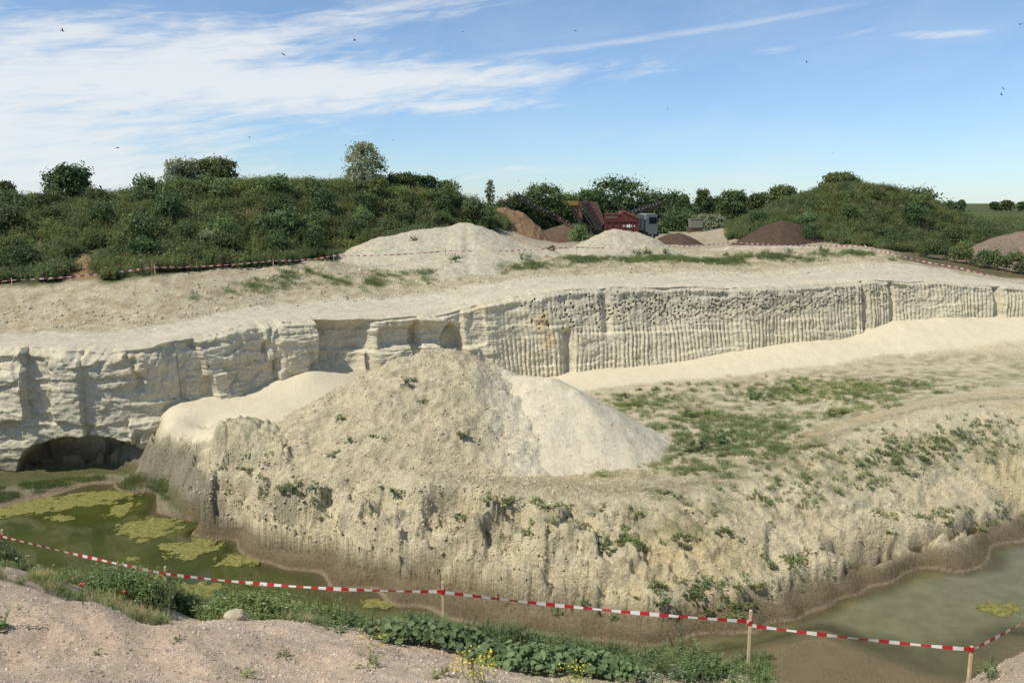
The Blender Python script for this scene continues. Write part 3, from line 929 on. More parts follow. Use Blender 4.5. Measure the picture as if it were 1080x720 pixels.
Cc = lerp(Cc, C_OCHRE * 1.1, np.clip(sstep(-.25, .35, n1 + .3 * n3) * (np.exp(-((UU - 140) / 22.) ** 2) * sstep(.7, .85, VV) * 1.0 + np.exp(-((UU - 572) / 9.) ** 2) * sstep(.35, .45, VV) * (1 - sstep(.75, .85, VV)) * .9 + np.exp(-((UU - 505) / 14.) ** 2) * sstep(.65, .8, VV) * .5), 0, 1))
# dry crust, greyer towards the lip of the long wall
Cc = lerp(Cc, np.array([.40, .37, .28]), sstep(.62, .9, VV + .12 * n1) * sstep(520, 600, UU) * .65)
Cc = lerp(Cc, np.array([.56, .505, .37]), left * .6)
# wet foot by the pond
Cc = lerp(Cc, np.array([.20, .17, .12]), (1 - sstep(.7, 1.8, Zc + .3 * n1)) * (1 - sstep(150, 205, UU)) * .85)
Cc *= (1 - .12 * sstep(.1, .6, n3))[..., None]
Ccap = np.broadcast_to(np.array([.51, .455, .335]), (5,) + Xc.shape[1:] + (3,))
me = grid_mesh("sand_cliff", Vc, M_CLIFF, np.concatenate([Cc, Ccap], 0))
tag(mobj("sand_cliff", me), kind='structure')

# ------------------------------------------------------------------ plateau behind the cliff
azp = np.linspace(R(-50), R(50), 640)
r0 = edge_r(azp) + 1.8
tt = np.linspace(0, 1, 300)
RP = r0[None] * ((160.0 / r0)[None] ** (tt ** 1.25)[:, None])
XP = RP * np.sin(azp)[None]; YP = RP * np.cos(azp)[None]
ZP = plat_height(XP, YP)
ZP -= .14 * (1 - sstep(.0, .45, RP - r0[None]))


def plat_colour(x, y, z):
    az = np.arctan2(x, y); px = 540 + np.tan(az) * FOC
    r = np.hypot(x, y); d = r - edge_r(az)
    n1 = fbm(x * .2, y * .2, None, 4); n2 = fbm(x * .9, y * .9, None, 4); n3 = fbm(x * 3, y * 3, None, 3)
    bench = np.broadcast_to(np.array([.51, .455, .335]), x.shape + (3,)) * (1 + .08 * n2)[..., None]
    berm = lerp(np.broadcast_to(np.array([.42, .365, .25]), x.shape + (3,)), np.array([.33, .265, .165]), sstep(-.2, .4, n2))
    berm = lerp(berm, C_PALE * .92, sstep(.15, .5, n3 + .4 * n1) * .5)
    # bench width grows to the right of the slide
    bw = np.interp(px, [-300, 100, 180, 235, 300, 540, 800, 900, 1000, 1080], [5.2, 5.2, 5.0, 5.5, 6.2, 6.2, 7.8, 8.5, 6, 3])
    c = lerp(bench, berm, sstep(-.6, .6, d - bw + .8 * n1))
    # green fringe on the berm
    fr_ = np.exp(-((d - bw - 3.6 + n1) / 1.3) ** 2) * sstep(230, 330, px) * (1 - sstep(880, 930, px))
    c = lerp(c, C_GREEN * 1.6, fr_ * sstep(-.3, .3, n2) * .75)
    # worn grass far away, brown yard in between
    yard = sstep(9, 12, d - bw)
    c = lerp(c, np.array([.25, .16, .09]), np.exp(-((px - 85) / 24.) ** 4) * sstep(4.5, 6, d - bw - 3) * (1 - sstep(64, 66, r)))
    c = lerp(c, np.array([.34, .29, .20]), yard * .8 * sstep(520, 560, px))
    veg = np.maximum((1 - sstep(505, 545, px)) * sstep(4.0, 5.2, d - bw - 3 + .6 * n1) * (1 - np.exp(-((px - 85) / 20.) ** 4) * (1 - sstep(64, 66, r))),
                     sstep(770, 800, px) * sstep(81, 85, y))
    veg = np.maximum(veg, sstep(100, 112, y) * (1 - np.exp(-((px - 735) / 45.) ** 2) * (1 - sstep(118, 126, y))))
    c = lerp(c, np.array([.06, .072, .026]), veg)
    ditch = sstep(925, 960, px) * sstep(1.5, 3.5, d - bw)
    c = lerp(c, lerp(np.array([.14, .10, .06]), C_GREEN, sstep(-.2, .3, n2)), ditch * (1 - veg))
    return c


me = grid_mesh("quarry_plateau", np.stack([XP, YP, ZP], -1), M_PLAT, plat_colour(XP, YP, ZP))
tag(mobj("quarry_plateau", me), kind='structure')

# far field to the horizon
azf = np.linspace(R(-75), R(75), 90)
rf = polar_rows(150, 4500, 40)
XF = rf[:, None] * np.sin(azf)[None]; YF = rf[:, None] * np.cos(azf)[None]
ZF = np.interp(rf, [150, 165, 260, 700, 4500], [8.9, 9.4, 9.8, 11.3, 11.5])[:, None] + np.interp(azf, [0, R(22), R(32), R(60)], [0, 0.2, .9, 1.2])[None] * sstep(160, 240, rf)[:, None]
CF = np.broadcast_to(np.array([.085, .10, .035]), XF.shape + (3,)) * (1 + .35 * fbm(XF * .02, YF * .01, None, 3))[..., None]
tag(mobj("far_field", grid_mesh("far_field", np.stack([XF, YF, ZF], -1), M_PLAT, CF)), kind='structure')

# ------------------------------------------------------------------ water
azw = np.linspace(R(-50), R(50), 260)
rw = np.linspace(15, 46, 240)
XW = rw[:, None] * np.sin(azw)[None]; YW = rw[:, None] * np.cos(azw)[None]
dep = np.clip(-ground_low(XW, YW), -.2, 1.3)
mw, b, bs = new_mat("pond_water")
at = b.n('ShaderNodeAttribute', attribute_name='Col')
spc = b.n('ShaderNodeSeparateColor')
b.l(at.outputs['Color'], spc.inputs[0])
ge = b.n('ShaderNodeNewGeometry')
nz = b.noise(ge.outputs['Position'], .35, 4, .6)
nz2 = b.noise(ge.outputs['Position'], 1.4, 4, .6)
green = b.mix(b.ramp(nz, .35, .65), (.042, .054, .012, 1), (.072, .080, .020, 1))
olive = b.mix(b.ramp(nz2, .35, .65), (.150, .142, .062, 1), (.195, .180, .082, 1))
colw = b.mix(spc.outputs[1], green, olive)
b.l(colw, bs.inputs['Base Color'])
bs.inputs['Roughness'].default_value = 0.06
bs.inputs['IOR'].default_value = 1.33
bs.inputs['Specular IOR Level'].default_value = 0.5
al = b.ramp(spc.outputs[0], 0.0, .55, .25, .96)
b.l(al, bs.inputs['Alpha'])
bp = b.n('ShaderNodeBump')
bp.inputs['Strength'].default_value = .06
bp.inputs['Distance'].default_value = .02
b.l(b.noise(ge.outputs['Position'], 3.0, 3, .5), bp.inputs['Height'])
b.l(bp.outputs[0], bs.inputs['Normal'])
cw = np.stack([np.clip(dep, 0, 1), np.broadcast_to(sstep(-9, 5, XW + .2 * YW - 4), XW.shape), 0 * dep], -1)
me = grid_mesh("pond_water", np.stack([XW, YW, 0 * XW], -1), mw, cw, keep=dep > -.15)
tag(mobj("pond_water", me), kind='structure')

# floating algae
m_alg, b, bs = new_mat("algae")
ge = b.n('ShaderNodeNewGeometry')
nn = b.noise(ge.outputs['Position'], 6, 5, .65)
b.l(b.mix(b.ramp(nn, .3, .7), (.10, .105, .016, 1), (.27, .24, .06, 1)), bs.inputs['Base Color'])
bs.inputs['Roughness'].default_value = .8
bp = b.n('ShaderNodeBump'); bp.inputs['Strength'].default_value = .8; bp.inputs['Distance'].default_value = .03
b.l(nn, bp.inputs['Height']); b.l(bp.outputs[0], bs.inputs['Normal'])


def algae(px, py, wpx, hpx, seed, label, thr=.0, tilt=0.0):
    p = at_z(px, py, .012)
    e1 = at_z(px + wpx, py - tilt * wpx, .012); e2 = at_z(px, py - hpx, .012)
    rx = abs(e1[0] - p[0]); ry = abs(e2[1] - p[1])
    n = max(14, int(max(rx, ry) * 2 / .05)); n = min(n, 150)
    gx, gy = np.meshgrid(np.linspace(-1.15, 1.15, n), np.linspace(-1.15, 1.15, n))
    wx = p[0] + gx * rx; wy = p[1] + gy * ry + gx * (e1[1] - p[1])
    f = 1 - np.hypot(gx, gy) + 1.35 * fbm(wx * 2.2 + seed, wy * 1.6, None, 5, .68) - thr - .08
    z = .012 + .02 * np.clip(f, 0, 1) + .012 * perlin(wx * 7, wy * 7)
    z = np.where(f > 0, np.maximum(z, .008), -.03)
    ins = f > 0
    kp = ins[:-1, :-1] & ins[1:, 1:]
    idx = np.arange(n * n).reshape(n, n)
    f4 = np.stack([idx[:-1, :-1], idx[:-1, 1:], idx[1:, 1:], idx[1:, :-1]], -1)[kp]
    if len(f4) == 0: return
    used = np.unique(f4); re = np.full(n * n, -1); re[used] = np.arange(len(used))
    Vv = np.stack([wx, wy, z], -1).reshape(-1, 3)[used]
    tag(mobj("algae_mat", raw_mesh("algae_mat", Vv, re[f4], m_alg)), label, "algae mat", "algae floating on the ponds")


for a in ((55, 531, 85, 9, 1, "wide olive algae mat hugging the shelf below the cave", -.15, .12),
          (62, 546, 16, 4, 2, "small yellow algae patch alone on the dark water below the cave mat", .05),
          (118, 521, 22, 4, 3, "thin algae strip at the right end of the cave shelf", -.1),
          (128, 537, 14, 9, 4, "upright yellow algae patch just left of the muddy point", .0),
          (155, 556, 34, 11, 5, "broad yellow algae island in the middle of the left pond", -.05),
          (150, 570, 9, 3, 6, "tiny algae fleck below the broad yellow island", .0),
          (205, 578, 28, 12, 7, "bright algae island between the broad island and the tape", -.05),
          (180, 575, 14, 5, 8, "low algae patch touching the left of the bright island", .0),
          (250, 590, 24, 8, 9, "algae patch along the muddy shore near the right end of the left pond", .0),
          (140, 589, 9, 2.5, 10, "narrow algae sliver just beyond the tape", .0),
          (205, 622, 30, 9, 11, "algae patch behind the second post, half hidden by weeds", -.05),
          (165, 609, 14, 6, 12, "small algae patch beside the near weeds left of the second post", .0),
          (400, 636, 22, 6, 13, "yellow algae patch among the weeds left of the third post", .0),
          (1052, 641, 20, 8, 14, "yellow algae island on the right pond", -.1),
          (1068, 637, 8, 3, 15, "small algae scrap right of the yellow island on the right pond", .0)):
    algae(*a)


# ================================================================== heaps
def heap(name, label, cat, ridge, slope, pad, res, gfun, col, mat, rough=.05, lump=0.0, soft=.6, group=None, colfun=None, cone_wob=.15):
    pts = np.array([p[:2] for p in ridge])
    x0, y0 = pts.min(0) - pad; x1, y1 = pts.max(0) + pad
    gx, gy = np.meshgrid(np.arange(x0, x1, res), np.arange(y0, y1, res))
    ax_ = gx + cone_wob * 2 * fbm(gx * .5, gy * .5 + 3, None, 2); ay_ = gy + cone_wob * 2 * fbm(gx * .5 + 8, gy * .5, None, 2)
    ang = fbm(gx * .3 + 2, gy * .3, None, 2)
    z = np.full(gx.shape, -99.0)
    for p_, q_ in zip(ridge[:-1], ridge[1:]):
        d, zr = seg_dist(ax_, ay_, (p_, q_))
        z = np.maximum(z, zr - slope * (1 + .15 * ang) * (np.sqrt(d * d + soft * soft) - soft))
    z = z + rough * fbm(gx * 2.2, gy * 2.2, None, 4) + lump * (fbm(gx * .9, gy * .9, None, 4, .6)) + lump * .6 * ridged(gx * .8, gy * .8, None, 3) * .5 + rough * .4 * fbm(gx * 8, gy * 8, None, 2)
    g = gfun(gx, gy)
    if gfun is pit_height: z = g - .3 + (z - g + .3) * sstep(1.45, 2.15, PIT(gx, gy))
    # feather into the ground
    keep = z > g - .12
    n1 = fbm(gx * .5, gy * .5, None, 4); n2 = fbm(gx * 2.5, gy * 2.5, None, 3)
    c = np.broadcast_to(np.array(col), gx.shape + (3,)) * (1 + .10 * n1 + .08 * n2)[..., None]
    if colfun is not None: c = colfun(gx, gy, z, c, n1, n2)
    me = grid_mesh(name, np.stack([gx, gy, z], -1), mat, c, keep=keep)
    o = mobj(name, me)
    tag(o, label, cat, group)
    HEAPS.append((ridge, slope, pad, gx, gy, z, x0, y0, res))
    return o


HEAPS = []


def surf_arr(x, y, base):
    z = np.array(base(x, y))
    for h in HEAPS:
        i = np.round((x - h[6]) / h[8]).astype(int); j = np.round((y - h[7]) / h[8]).astype(int)
        ok = (i >= 0) & (j >= 0) & (i < h[5].shape[1]) & (j < h[5].shape[0])
        z[ok] = np.maximum(z[ok], h[5][j[ok], i[ok]])
    return z


def surf(x, y, base):
    """height of the ground or of a heap lying on it"""
    z = float(base(np.array([x]), np.array([y]))[0])
    for h in HEAPS:
        i = int(round((x - h[6]) / h[8])); j = int(round((y - h[7]) / h[8]))
        if 0 <= j < h[5].shape[0] and 0 <= i < h[5].shape[1]:
            z = max(z, float(h[5][j, i]))
    return z


def Q(px, py, y):
    return tuple(at_y(px, py, y))


def rough_col(x, y, z, c, n1, n2):
    c = c * 0 + np.array([.52, .45, .30])
    c = lerp(c, np.array([.35, .295, .185]), sstep(-.15, .35, n2) * .7)
    c = lerp(c, np.array([.585, .52, .38]) * (1 + .05 * n2)[..., None], sstep(-1.3, 1.1, x + .7 + .16 * (y - 36) + 1.3 * n1 + .8 * n2))
    return lerp(c, np.array([.33, .295, .18]), sstep(.2, .5, n1) * .35 * (1 - sstep(-1.5, -.3, x)))


heap("spoil_heap", "rough lumpy heap of dug sand standing before the cliff", "sand heap",
     [Q(250, 474, 34.5), Q(300, 452, 35.4), Q(360, 418, 36.6), Q(430, 377, 38.0), Q(470, 370, 38.4), Q(510, 386, 38.8), Q(552, 408, 38.6)], .62, 9, .085, pit_height,
     (.45, .385, .255), M_SAND, rough=.13, lump=.40, soft=.9, colfun=rough_col)
heap("sand_heap", "smooth pale cone of loose sand beside the lumpy spoil heap", "sand heap",
     [Q(532, 396, 38.3), Q(550, 396, 38.2), Q(580, 399, 37.6), Q(598, 409, 37.2)], .63, 9, .085, pit_height,
     (.54, .485, .36), M_SAND, rough=.05, lump=.09, soft=.5, colfun=rough_col)
heap("white_sand_heap", "long whitish sand heap on the far rim, left of the red machine", "sand heap",
     [Q(362, 268, 64.5), Q(405, 250, 66.5), Q(440, 243, 67.5), Q(470, 240, 68), Q(490, 235, 68.5), Q(515, 246, 68.5), Q(575, 264, 68)], .46, 8, .14, plat_height,
     (.45, .405, .295), M_PLAT, rough=.10, lump=.10, soft=.8)
heap("white_sand_heap", "short whitish sand heap in front of the red machine and the truck", "sand heap",
     [Q(603, 265, 69.5), Q(625, 256, 70), Q(648, 242, 71), Q(668, 245, 71), Q(705, 261, 70.5)], .52, 6, .13, plat_height,
     (.43, .385, .28), M_PLAT, rough=.14, lump=.14, soft=.7)
heap("low_sand_berm", "low whitish sand berm along the tape on the far rim", "sand berm",
     [Q(735, 264, 74), Q(780, 260, 74.5), Q(850, 260, 75.5), Q(900, 262, 75.5)], .5, 5, .13, plat_height,
     (.44, .385, .285), M_PLAT, rough=.10, lump=.16, soft=.8)
heap("sand_mound", "small pale sand mound under the tape left of the dark bush", "sand heap",
     [Q(560, 265, 70), Q(592, 262, 71)], .5, 5, .13, plat_height, (.46, .41, .31), M_PLAT, rough=.12, lump=.14, soft=.7)
heap("soil_heap", "brown soil heap under the long conveyor", "soil heap",
     [Q(585, 240, 96), Q(602, 235, 96), Q(618, 240, 96)], .6, 8, .16, plat_height, (.12, .08, .052), M_PLAT, rough=.10, lump=.08, soft=.8)
heap("soil_heap", "small brown soil heap right of the truck", "soil heap",
     [Q(708, 247, 83), Q(716, 246, 83)], .55, 5, .13, plat_height, (.095, .062, .042), M_PLAT, rough=.08, lump=.06, soft=.6)
heap("soil_heap", "dark brown soil heap at the foot of the green mound", "soil heap",
     [Q(812, 237, 84), Q(822, 233, 84.5), Q(838, 236, 85)], .62, 6, .13, plat_height, (.09, .06, .042), M_PLAT, rough=.10, lump=.06, soft=.5)
heap("soil_bank", "cut bank of reddish brown soil left of the conveyor", "soil bank",
     [Q(505, 236, 90), Q(528, 219, 92), Q(547, 223, 93), Q(555, 240, 93)], 1.15, 6, .14, plat_height, (.27, .175, .10), M_PLAT, rough=.25, lump=.3, soft=.6)
heap("rubble_heap", "pinkish brown rubble heap at the right edge before the ditch", "rubble heap",
     [Q(1045, 258, 80), Q(1075, 245, 82), Q(1120, 244, 83), Q(1180, 250, 82)], .45, 7, .15, plat_height, (.22, .165, .12), M_PLAT, rough=.15, lump=.12, soft=.8)


# ================================================================== foliage builders
def leaves_mesh(name, c, axis, nrm, ln, wd, mat, bright, curl=.25):
    """diamond leaves: c centre, axis along the leaf, nrm its normal"""
    n = len(c)
    axis = axis / (np.linalg.norm(axis, axis=1)[:, None] + 1e-9)
    side = np.cross(axis, nrm); side /= (np.linalg.norm(side, axis=1)[:, None] + 1e-9)
    up = np.cross(side, axis)
    ln = np.broadcast_to(ln, n)[:, None]; wd = np.broadcast_to(wd, n)[:, None]
    p0 = c - axis * ln * .5
    p1 = c + side * wd * .5 + up * ln * curl * .3
    p2 = c + axis * ln * .5 - up * ln * curl * .3
    p3 = c - side * wd * .5 + up * ln * curl * .3
    V = np.stack([p0, p1, p2, p3], 1).reshape(-1, 3)
    f = np.arange(n * 4).reshape(n, 4)
    col = np.repeat(np.broadcast_to(bright, n), 4)[:, None] * np.ones((1, 3))
    return raw_mesh(name, V, f, mat, col, smooth=False)


def rand_unit(n, rg):
    v = rg.normal(size=(n, 3))
    return v / np.linalg.norm(v, axis=1)[:, None]


def crown_points(blobs, n, rg):
    """points in a shell of every blob; returns points and outward directions"""
    bl = np.array(blobs)
    wgt = bl[:, 3] ** 2; wgt = wgt / wgt.sum()
    i = rg.choice(len(bl), n, p=wgt)
    d = rand_unit(n, rg)
    d[:, 2] = np.where(d[:, 2] < -.35, -d[:, 2] * .6, d[:, 2])
    rad = bl[i, 3] * (1.0 - .55 * rg.random(n) ** 1.8) * (1 + .10 * rg.normal(size=n))
    p = bl[i, :3] + d * rad[:, None]
    return p, d


def tree_blobs(wr, h, base, rg, kind):
    """crown of half width wr between base and h"""
    out = []
    ch = h - base
    n = int(rg.integers(24, 32))
    for k in range(n):
        t = (k + .5) / n
        if kind == 'round': prof = math.sqrt(max(.08, 1 - (1.9 * t - .80) ** 2 / 1.30))
        elif kind == 'cone': prof = 1.05 - .9 * t
        elif kind == 'tall': prof = .60 + .5 * math.sin(math.pi * min(1, t * 1.05)) - .30 * t
        else: prof = 1.05 - .50 * t * t
        a = k * 2.4 + rg.uniform(-.5, .5); rr = wr * prof * math.sqrt(rg.uniform(.05, .62))
        r = min(wr * rg.uniform(.34, .52) * (.55 + .5 * prof), ch * .32)
        out.append((rr * math.cos(a), rr * math.sin(a), min(base + t * ch, h - r * .9), r))
    return out


def tube(bm, p, q, r1, r2, seg=6):
    p = Vector(p); q = Vector(q)
    d = (q - p).normalized()
    a = d.orthogonal().normalized(); b_ = d.cross(a)
    v1 = [bm.verts.new(p + (a * math.cos(2 * math.pi * k / seg) + b_ * math.sin(2 * math.pi * k / seg)) * r1) for k in range(seg)]
    v2 = [bm.verts.new(q + (a * math.cos(2 * math.pi * k / seg) + b_ * math.sin(2 * math.pi * k / seg)) * r2) for k in range(seg)]
    for k in range(seg):
        bm.faces.new((v1[k], v1[(k + 1) % seg], v2[(k + 1) % seg], v2[k]))
    bm.faces.new(v1[::-1]); bm.faces.new(v2)


def bm_obj(name, bm, mat, parent=None, smooth=False):
    bmesh.ops.recalc_face_normals(bm, faces=bm.faces)
    me = bpy.data.meshes.new(name)
    bm.to_mesh(me); bm.free()
    for p in me.polygons: p.use_smooth = smooth
    if mat: me.materials.append(mat)
    return mobj(name, me, parent)


def tree(px, ytop, ybase, Y, wpx, label, kind='round', mat=None, leaf=.30, nl=2600, seed=0, group=None, gf=plat_height, name='tree'):
    rg = np.random.default_rng(seed + 100)
    top = at_y(px, ytop, Y); bot = at_y(px, ybase, Y)
    gz = float(gf(np.array([top[0]]), np.array([Y]))[0])
    z0 = min(gz, bot[2])
    h = top[2] - z0
    wr = wpx * .5 / FOC * Y
    cb = max(h * .05, bot[2] - z0)
    root = empty(name, (top[0], Y, z0), rg.uniform(0, 6))
    tag(root, label, 'tree', group)
    bl = tree_blobs(wr * 1.05, h, cb, rg, kind)
    p, d = crown_points(bl, nl, rg)
    p[:, 2] = np.maximum(p[:, 2], .1)
    clump = fbm(p[:, 0] * 1.1 + seed, p[:, 1] * 1.1, p[:, 2] * 1.1, 2)
    keep = clump > -.5
    p, d, clump = p[keep], d[keep], clump[keep]
    n = len(p)
    nr = d * .8 + rand_unit(n, rg) * .7
    ax = np.cross(nr, rand_unit(n, rg))
    br = np.clip(.45 + .6 * clump + .18 * rg.normal(size=n), 0, 1)
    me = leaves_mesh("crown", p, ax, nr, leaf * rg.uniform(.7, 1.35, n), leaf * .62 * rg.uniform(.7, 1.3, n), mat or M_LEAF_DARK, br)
    mobj("crown", me, root)
    # inner foliage that closes the crown
    p2, d2 = crown_points([(a_, b2, c_, r2 * .62) for a_, b2, c_, r2 in bl], nl // 5, rg)
    p2[:, 2] = np.maximum(p2[:, 2], .1)
    n2 = len(p2)
    nr2 = rand_unit(n2, rg)
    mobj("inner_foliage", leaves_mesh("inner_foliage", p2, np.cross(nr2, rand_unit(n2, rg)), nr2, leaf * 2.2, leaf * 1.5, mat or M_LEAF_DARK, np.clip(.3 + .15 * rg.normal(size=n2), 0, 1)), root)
    bm = bmesh.new()
    r = max(.08, h * .022)
    tube(bm, (0, 0, -.3), (0.05 * h * rg.normal() * .3, 0, h * .35), r, r * .7)
    for k in range(7):
        b_ = bl[int(rg.integers(len(bl)))]
        z1 = rg.uniform(.15, .4) * h
        tube(bm, (0, 0, z1), b_[:3], r * .45, r * .12, 5)
    tube(bm, (0, 0, h * .33), (0, 0, h * .8), r * .65, r * .15)
    bm_obj("trunk", bm, M_BARK, root)
    return root


def copy_thing(o, loc, rz=0, sc=1.0):
    c = o.copy(); COL.objects.link(c)
    c.location = loc
    c.rotation_euler = (0, 0, rz)
    c.scale = (sc, sc, sc)
    for ch in o.children:
        k = ch.copy(); COL.objects.link(k); k.parent = c
    return c


# source meshes (not linked to the scene) --------------------------------------
def src(name, me):
    return bpy.data.objects.new(name, me)


def weed_mesh(name, rg, h, spread, stems, per, leaf, mat, asp=.4, lean=.25):
    cs, axs, nrs, lns, brs = [], [], [], [], []
    for s in range(stems):
        a = rg.uniform(0, 6.283); r = spread * math.sqrt(rg.random())
        x0, y0 = r * math.cos(a), r * math.sin(a)
        lx, ly = rg.normal(0, lean, 2)
        hh = h * rg.uniform(.55, 1.1)
        brs0 = rg.uniform(.2, .8)
        # stem as a thin long leaf
        cs.append((x0 + lx * hh * .5, y0 + ly * hh * .5, hh * .5)); axs.append((lx, ly, 1)); nrs.append((math.cos(a), math.sin(a), 0)); lns.append((hh, hh * .03 + .006)); brs.append(brs0 * .8)
        for k in range(per):
            t = rg.uniform(.12, 1.0)
            b_ = rg.uniform(0, 6.283)
            ll = leaf * rg.uniform(.6, 1.25) * (1.15 - .5 * t)
            ox, oy = math.cos(b_), math.sin(b_)
            up = rg.uniform(-.2, .8)
            cs.append((x0 + lx * hh * t + ox * ll * .45, y0 + ly * hh * t + oy * ll * .45, hh * t + up * ll * .4))
            axs.append((ox, oy, up)); nrs.append((-ox * up + rg.normal(0, .2), -oy * up + rg.normal(0, .2), 1)); lns.append((ll, ll * asp)); brs.append(np.clip(brs0 + rg.normal(0, .2) + .25 * (t - .5), 0, 1))
    lns = np.array(lns)
    return leaves_mesh(name, np.array(cs), np.array(axs, float), np.array(nrs, float), lns[:, 0], lns[:, 1], mat, np.array(brs))


def grass_mesh(name, rg, h, spread, n, mat, wd=.012):
    a = rg.uniform(0, 6.283, n); r = spread * np.sqrt(rg.random(n))
    lean = np.stack([np.cos(a), np.sin(a)], 1) * rg.uniform(.1, .8, n)[:, None] + rg.normal(0, .15, (n, 2))
    hh = h * rg.uniform(.5, 1.1, n)
    c = np.stack([r * np.cos(a) + lean[:, 0] * hh * .5, r * np.sin(a) + lean[:, 1] * hh * .5, hh * .5], 1)
    ax = np.concatenate([lean, np.ones((n, 1))], 1)
    nr = np.stack([np.cos(a), np.sin(a), .2 * np.ones(n)], 1)
    return leaves_mesh(name, c, ax, nr, hh * np.linalg.norm(ax, axis=1), wd, mat, np.clip(rg.normal(.5, .25, n), 0, 1), .1)


def shrub_mesh(name, rg, w, h, nl, leaf, mat, nb=9, upright=0.0):
    bl = []
    for k in range(nb):
        a = rg.uniform(0, 6.283); rr = w * .5 * math.sqrt(rg.uniform(0, .7)); t = rg.uniform(.15, .8)
        r = w * rg.uniform(.16, .28)
        bl.append((rr * math.cos(a) * (1.1 - .5 * t), rr * math.sin(a) * (1.1 - .5 * t), t * h * .95, r))
    p, d = crown_points(bl, nl, rg)
    p[:, 2] = np.maximum(p[:, 2], .03)
    n = len(p)
    nr = d * .7 + rand_unit(n, rg) * .7
    ax = np.cross(nr, rand_unit(n, rg)) + np.array([0, 0, upright])
    cl = fbm(p[:, 0] * 2 / w * 2, p[:, 1] * 2 / w * 2, p[:, 2] * 2 / w * 2, 2)
    br = np.clip(.45 + .5 * cl + .18 * rg.normal(size=n), 0, 1)
    return leaves_mesh(name, p, ax, nr, leaf * rg.uniform(.7, 1.4, n), leaf * .55 * rg.uniform(.7, 1.3, n), mat, br)


def rock_mesh(name, rg, mat):
    bm = bmesh.new()
    bmesh.ops.create_icosphere(bm, subdivisions=1, radius=.5)
    s = rg.uniform(.6, 1.1, 3)
    for v in bm.verts:
        v.co = Vector((v.co.x * s[0], v.co.y * s[1], v.co.z * s[2] * .75)) * (1 + rg.normal(0, .13))
    me = bpy.data.meshes.new(name); bm.to_mesh(me); bm.free(); me.materials.append(mat)
    return me


def scatter(name, pts, sources, scl, label, cat, rz=None, tilt=.1, seed=0):
    """one stuff object: geometry-node instances of the source meshes on the points"""
    rg = np.random.default_rng(seed)
    pts = np.asarray(pts, np.float32); n = len(pts)
    me = bpy.data.meshes.new(name)
    me.vertices.add(n); me.vertices.foreach_set('co', pts.ravel())
    rot = np.stack([rg.normal(0, tilt, n), rg.normal(0, tilt, n), rg.uniform(0, 6.283, n) if rz is None else rz], 1).astype(np.float32)
    a = me.attributes.new('rot', 'FLOAT_VECTOR', 'POINT'); a.data.foreach_set('vector', rot.ravel())
    a = me.attributes.new('scl', 'FLOAT', 'POINT'); a.data.foreach_set('value', np.broadcast_to(scl, n).astype(np.float32).copy())
    a = me.attributes.new('idx', 'INT', 'POINT'); a.data.foreach_set('value', rg.integers(0, len(sources), n).astype(np.int32))
    col = bpy.data.collections.new(name + "_sources")
    for k, s in enumerate(sources): col.objects.link(s)
    nt = bpy.data.node_groups.new(name + "_nodes", 'GeometryNodeTree')
    nt.interface.new_socket('Geometry', in_out='INPUT', socket_type='NodeSocketGeometry')
    nt.interface.new_socket('Geometry', in_out='OUTPUT', socket_type='NodeSocketGeometry')
    gi = nt.nodes.new('NodeGroupInput'); go = nt.nodes.new('NodeGroupOutput')
    ip = nt.nodes.new('GeometryNodeInstanceOnPoints')
    ci = nt.nodes.new('GeometryNodeCollectionInfo')
    ci.inputs['Collection'].default_value = col
    ci.inputs['Separate Children'].default_value = True
    ci.inputs['Reset Children'].default_value = True

    def attr(nm, tp):
        nd = nt.nodes.new('GeometryNodeInputNamedAttribute'); nd.data_type = tp
        nd.inputs['Name'].default_value = nm
        return nd.outputs['Attribute']
    nt.links.new(gi.outputs[0], ip.inputs['Points'])
    nt.links.new(ci.outputs[0], ip.inputs['Instance'])
    ip.inputs['Pick Instance'].default_value = True
    nt.links.new(attr('idx', 'INT'), ip.inputs['Instance Index'])
    er = nt.nodes.new('FunctionNodeEulerToRotation')
    nt.links.new(attr('rot', 'FLOAT_VECTOR'), er.inputs[0])
    nt.links.new(er.outputs[0], ip.inputs['Rotation'])
    nt.links.new(attr('scl', 'FLOAT'), ip.inputs['Scale'])
    nt.links.new(ip.outputs[0], go.inputs[0])
    o = mobj(name, me)
    md = o.modifiers.new("scatter", 'NODES'); md.node_group = nt
    tag(o, label, cat, kind='stuff')
    return o


def rows(f, x, y):
    x = np.asarray(x); y = np.asarray(y)
    return np.stack([x, y, f(x, y)], 1)


def px_of(x, y):
    return 540 + x / y * FOC


# ================================================================== overgrown slopes
g = np.random.default_rng(21)
nettles = [src("nettle_clump", weed_mesh("nettle_clump", np.random.default_rng(k), 1.15, .55, 20, 9, .26, M_HILLWEED, .42, .16)) for k in range(5)]
nettles += [src("nettle_clump", weed_mesh("nettle_clump", np.random.default_rng(40 + k), .95, .6, 20, 10, .24, M_LEAF_MID, .5, .2)) for k in range(3)]
nettles += [src("nettle_clump", grass_mesh("nettle_clump", np.random.default_rng(60), .9, .5, 60, M_DRYGRASS, .02))]


def slope_points(n, x0, x1, y0, y1, test):
    x = g.uniform(x0, x1, n); y = g.uniform(y0, y1, n)
    m = test(x, y)
    return x[m], y[m]


def bare_left(px, r):      # earth slip on the left hill
    return (np.abs(px - (70 + (r - 56) * 3.5)) < 15 + 9 * (r < 58) + 3 * np.sin(r)) & (r < 66)


def hill_test(x, y):
    px = px_of(x, y); r = np.hypot(x, y); d = r - edge_r(np.arctan2(x, y))
    foot_d = np.interp(px, [-300, 0, 160, 300, 360, 450, 520, 545], [13.9, 13.6, 13.2, 12.6, 16, 22, 30, 42])
    return (px > -140) & (px < 540) & (d > foot_d) & (y < 92 + .0 * x) & ~bare_left(px, r)


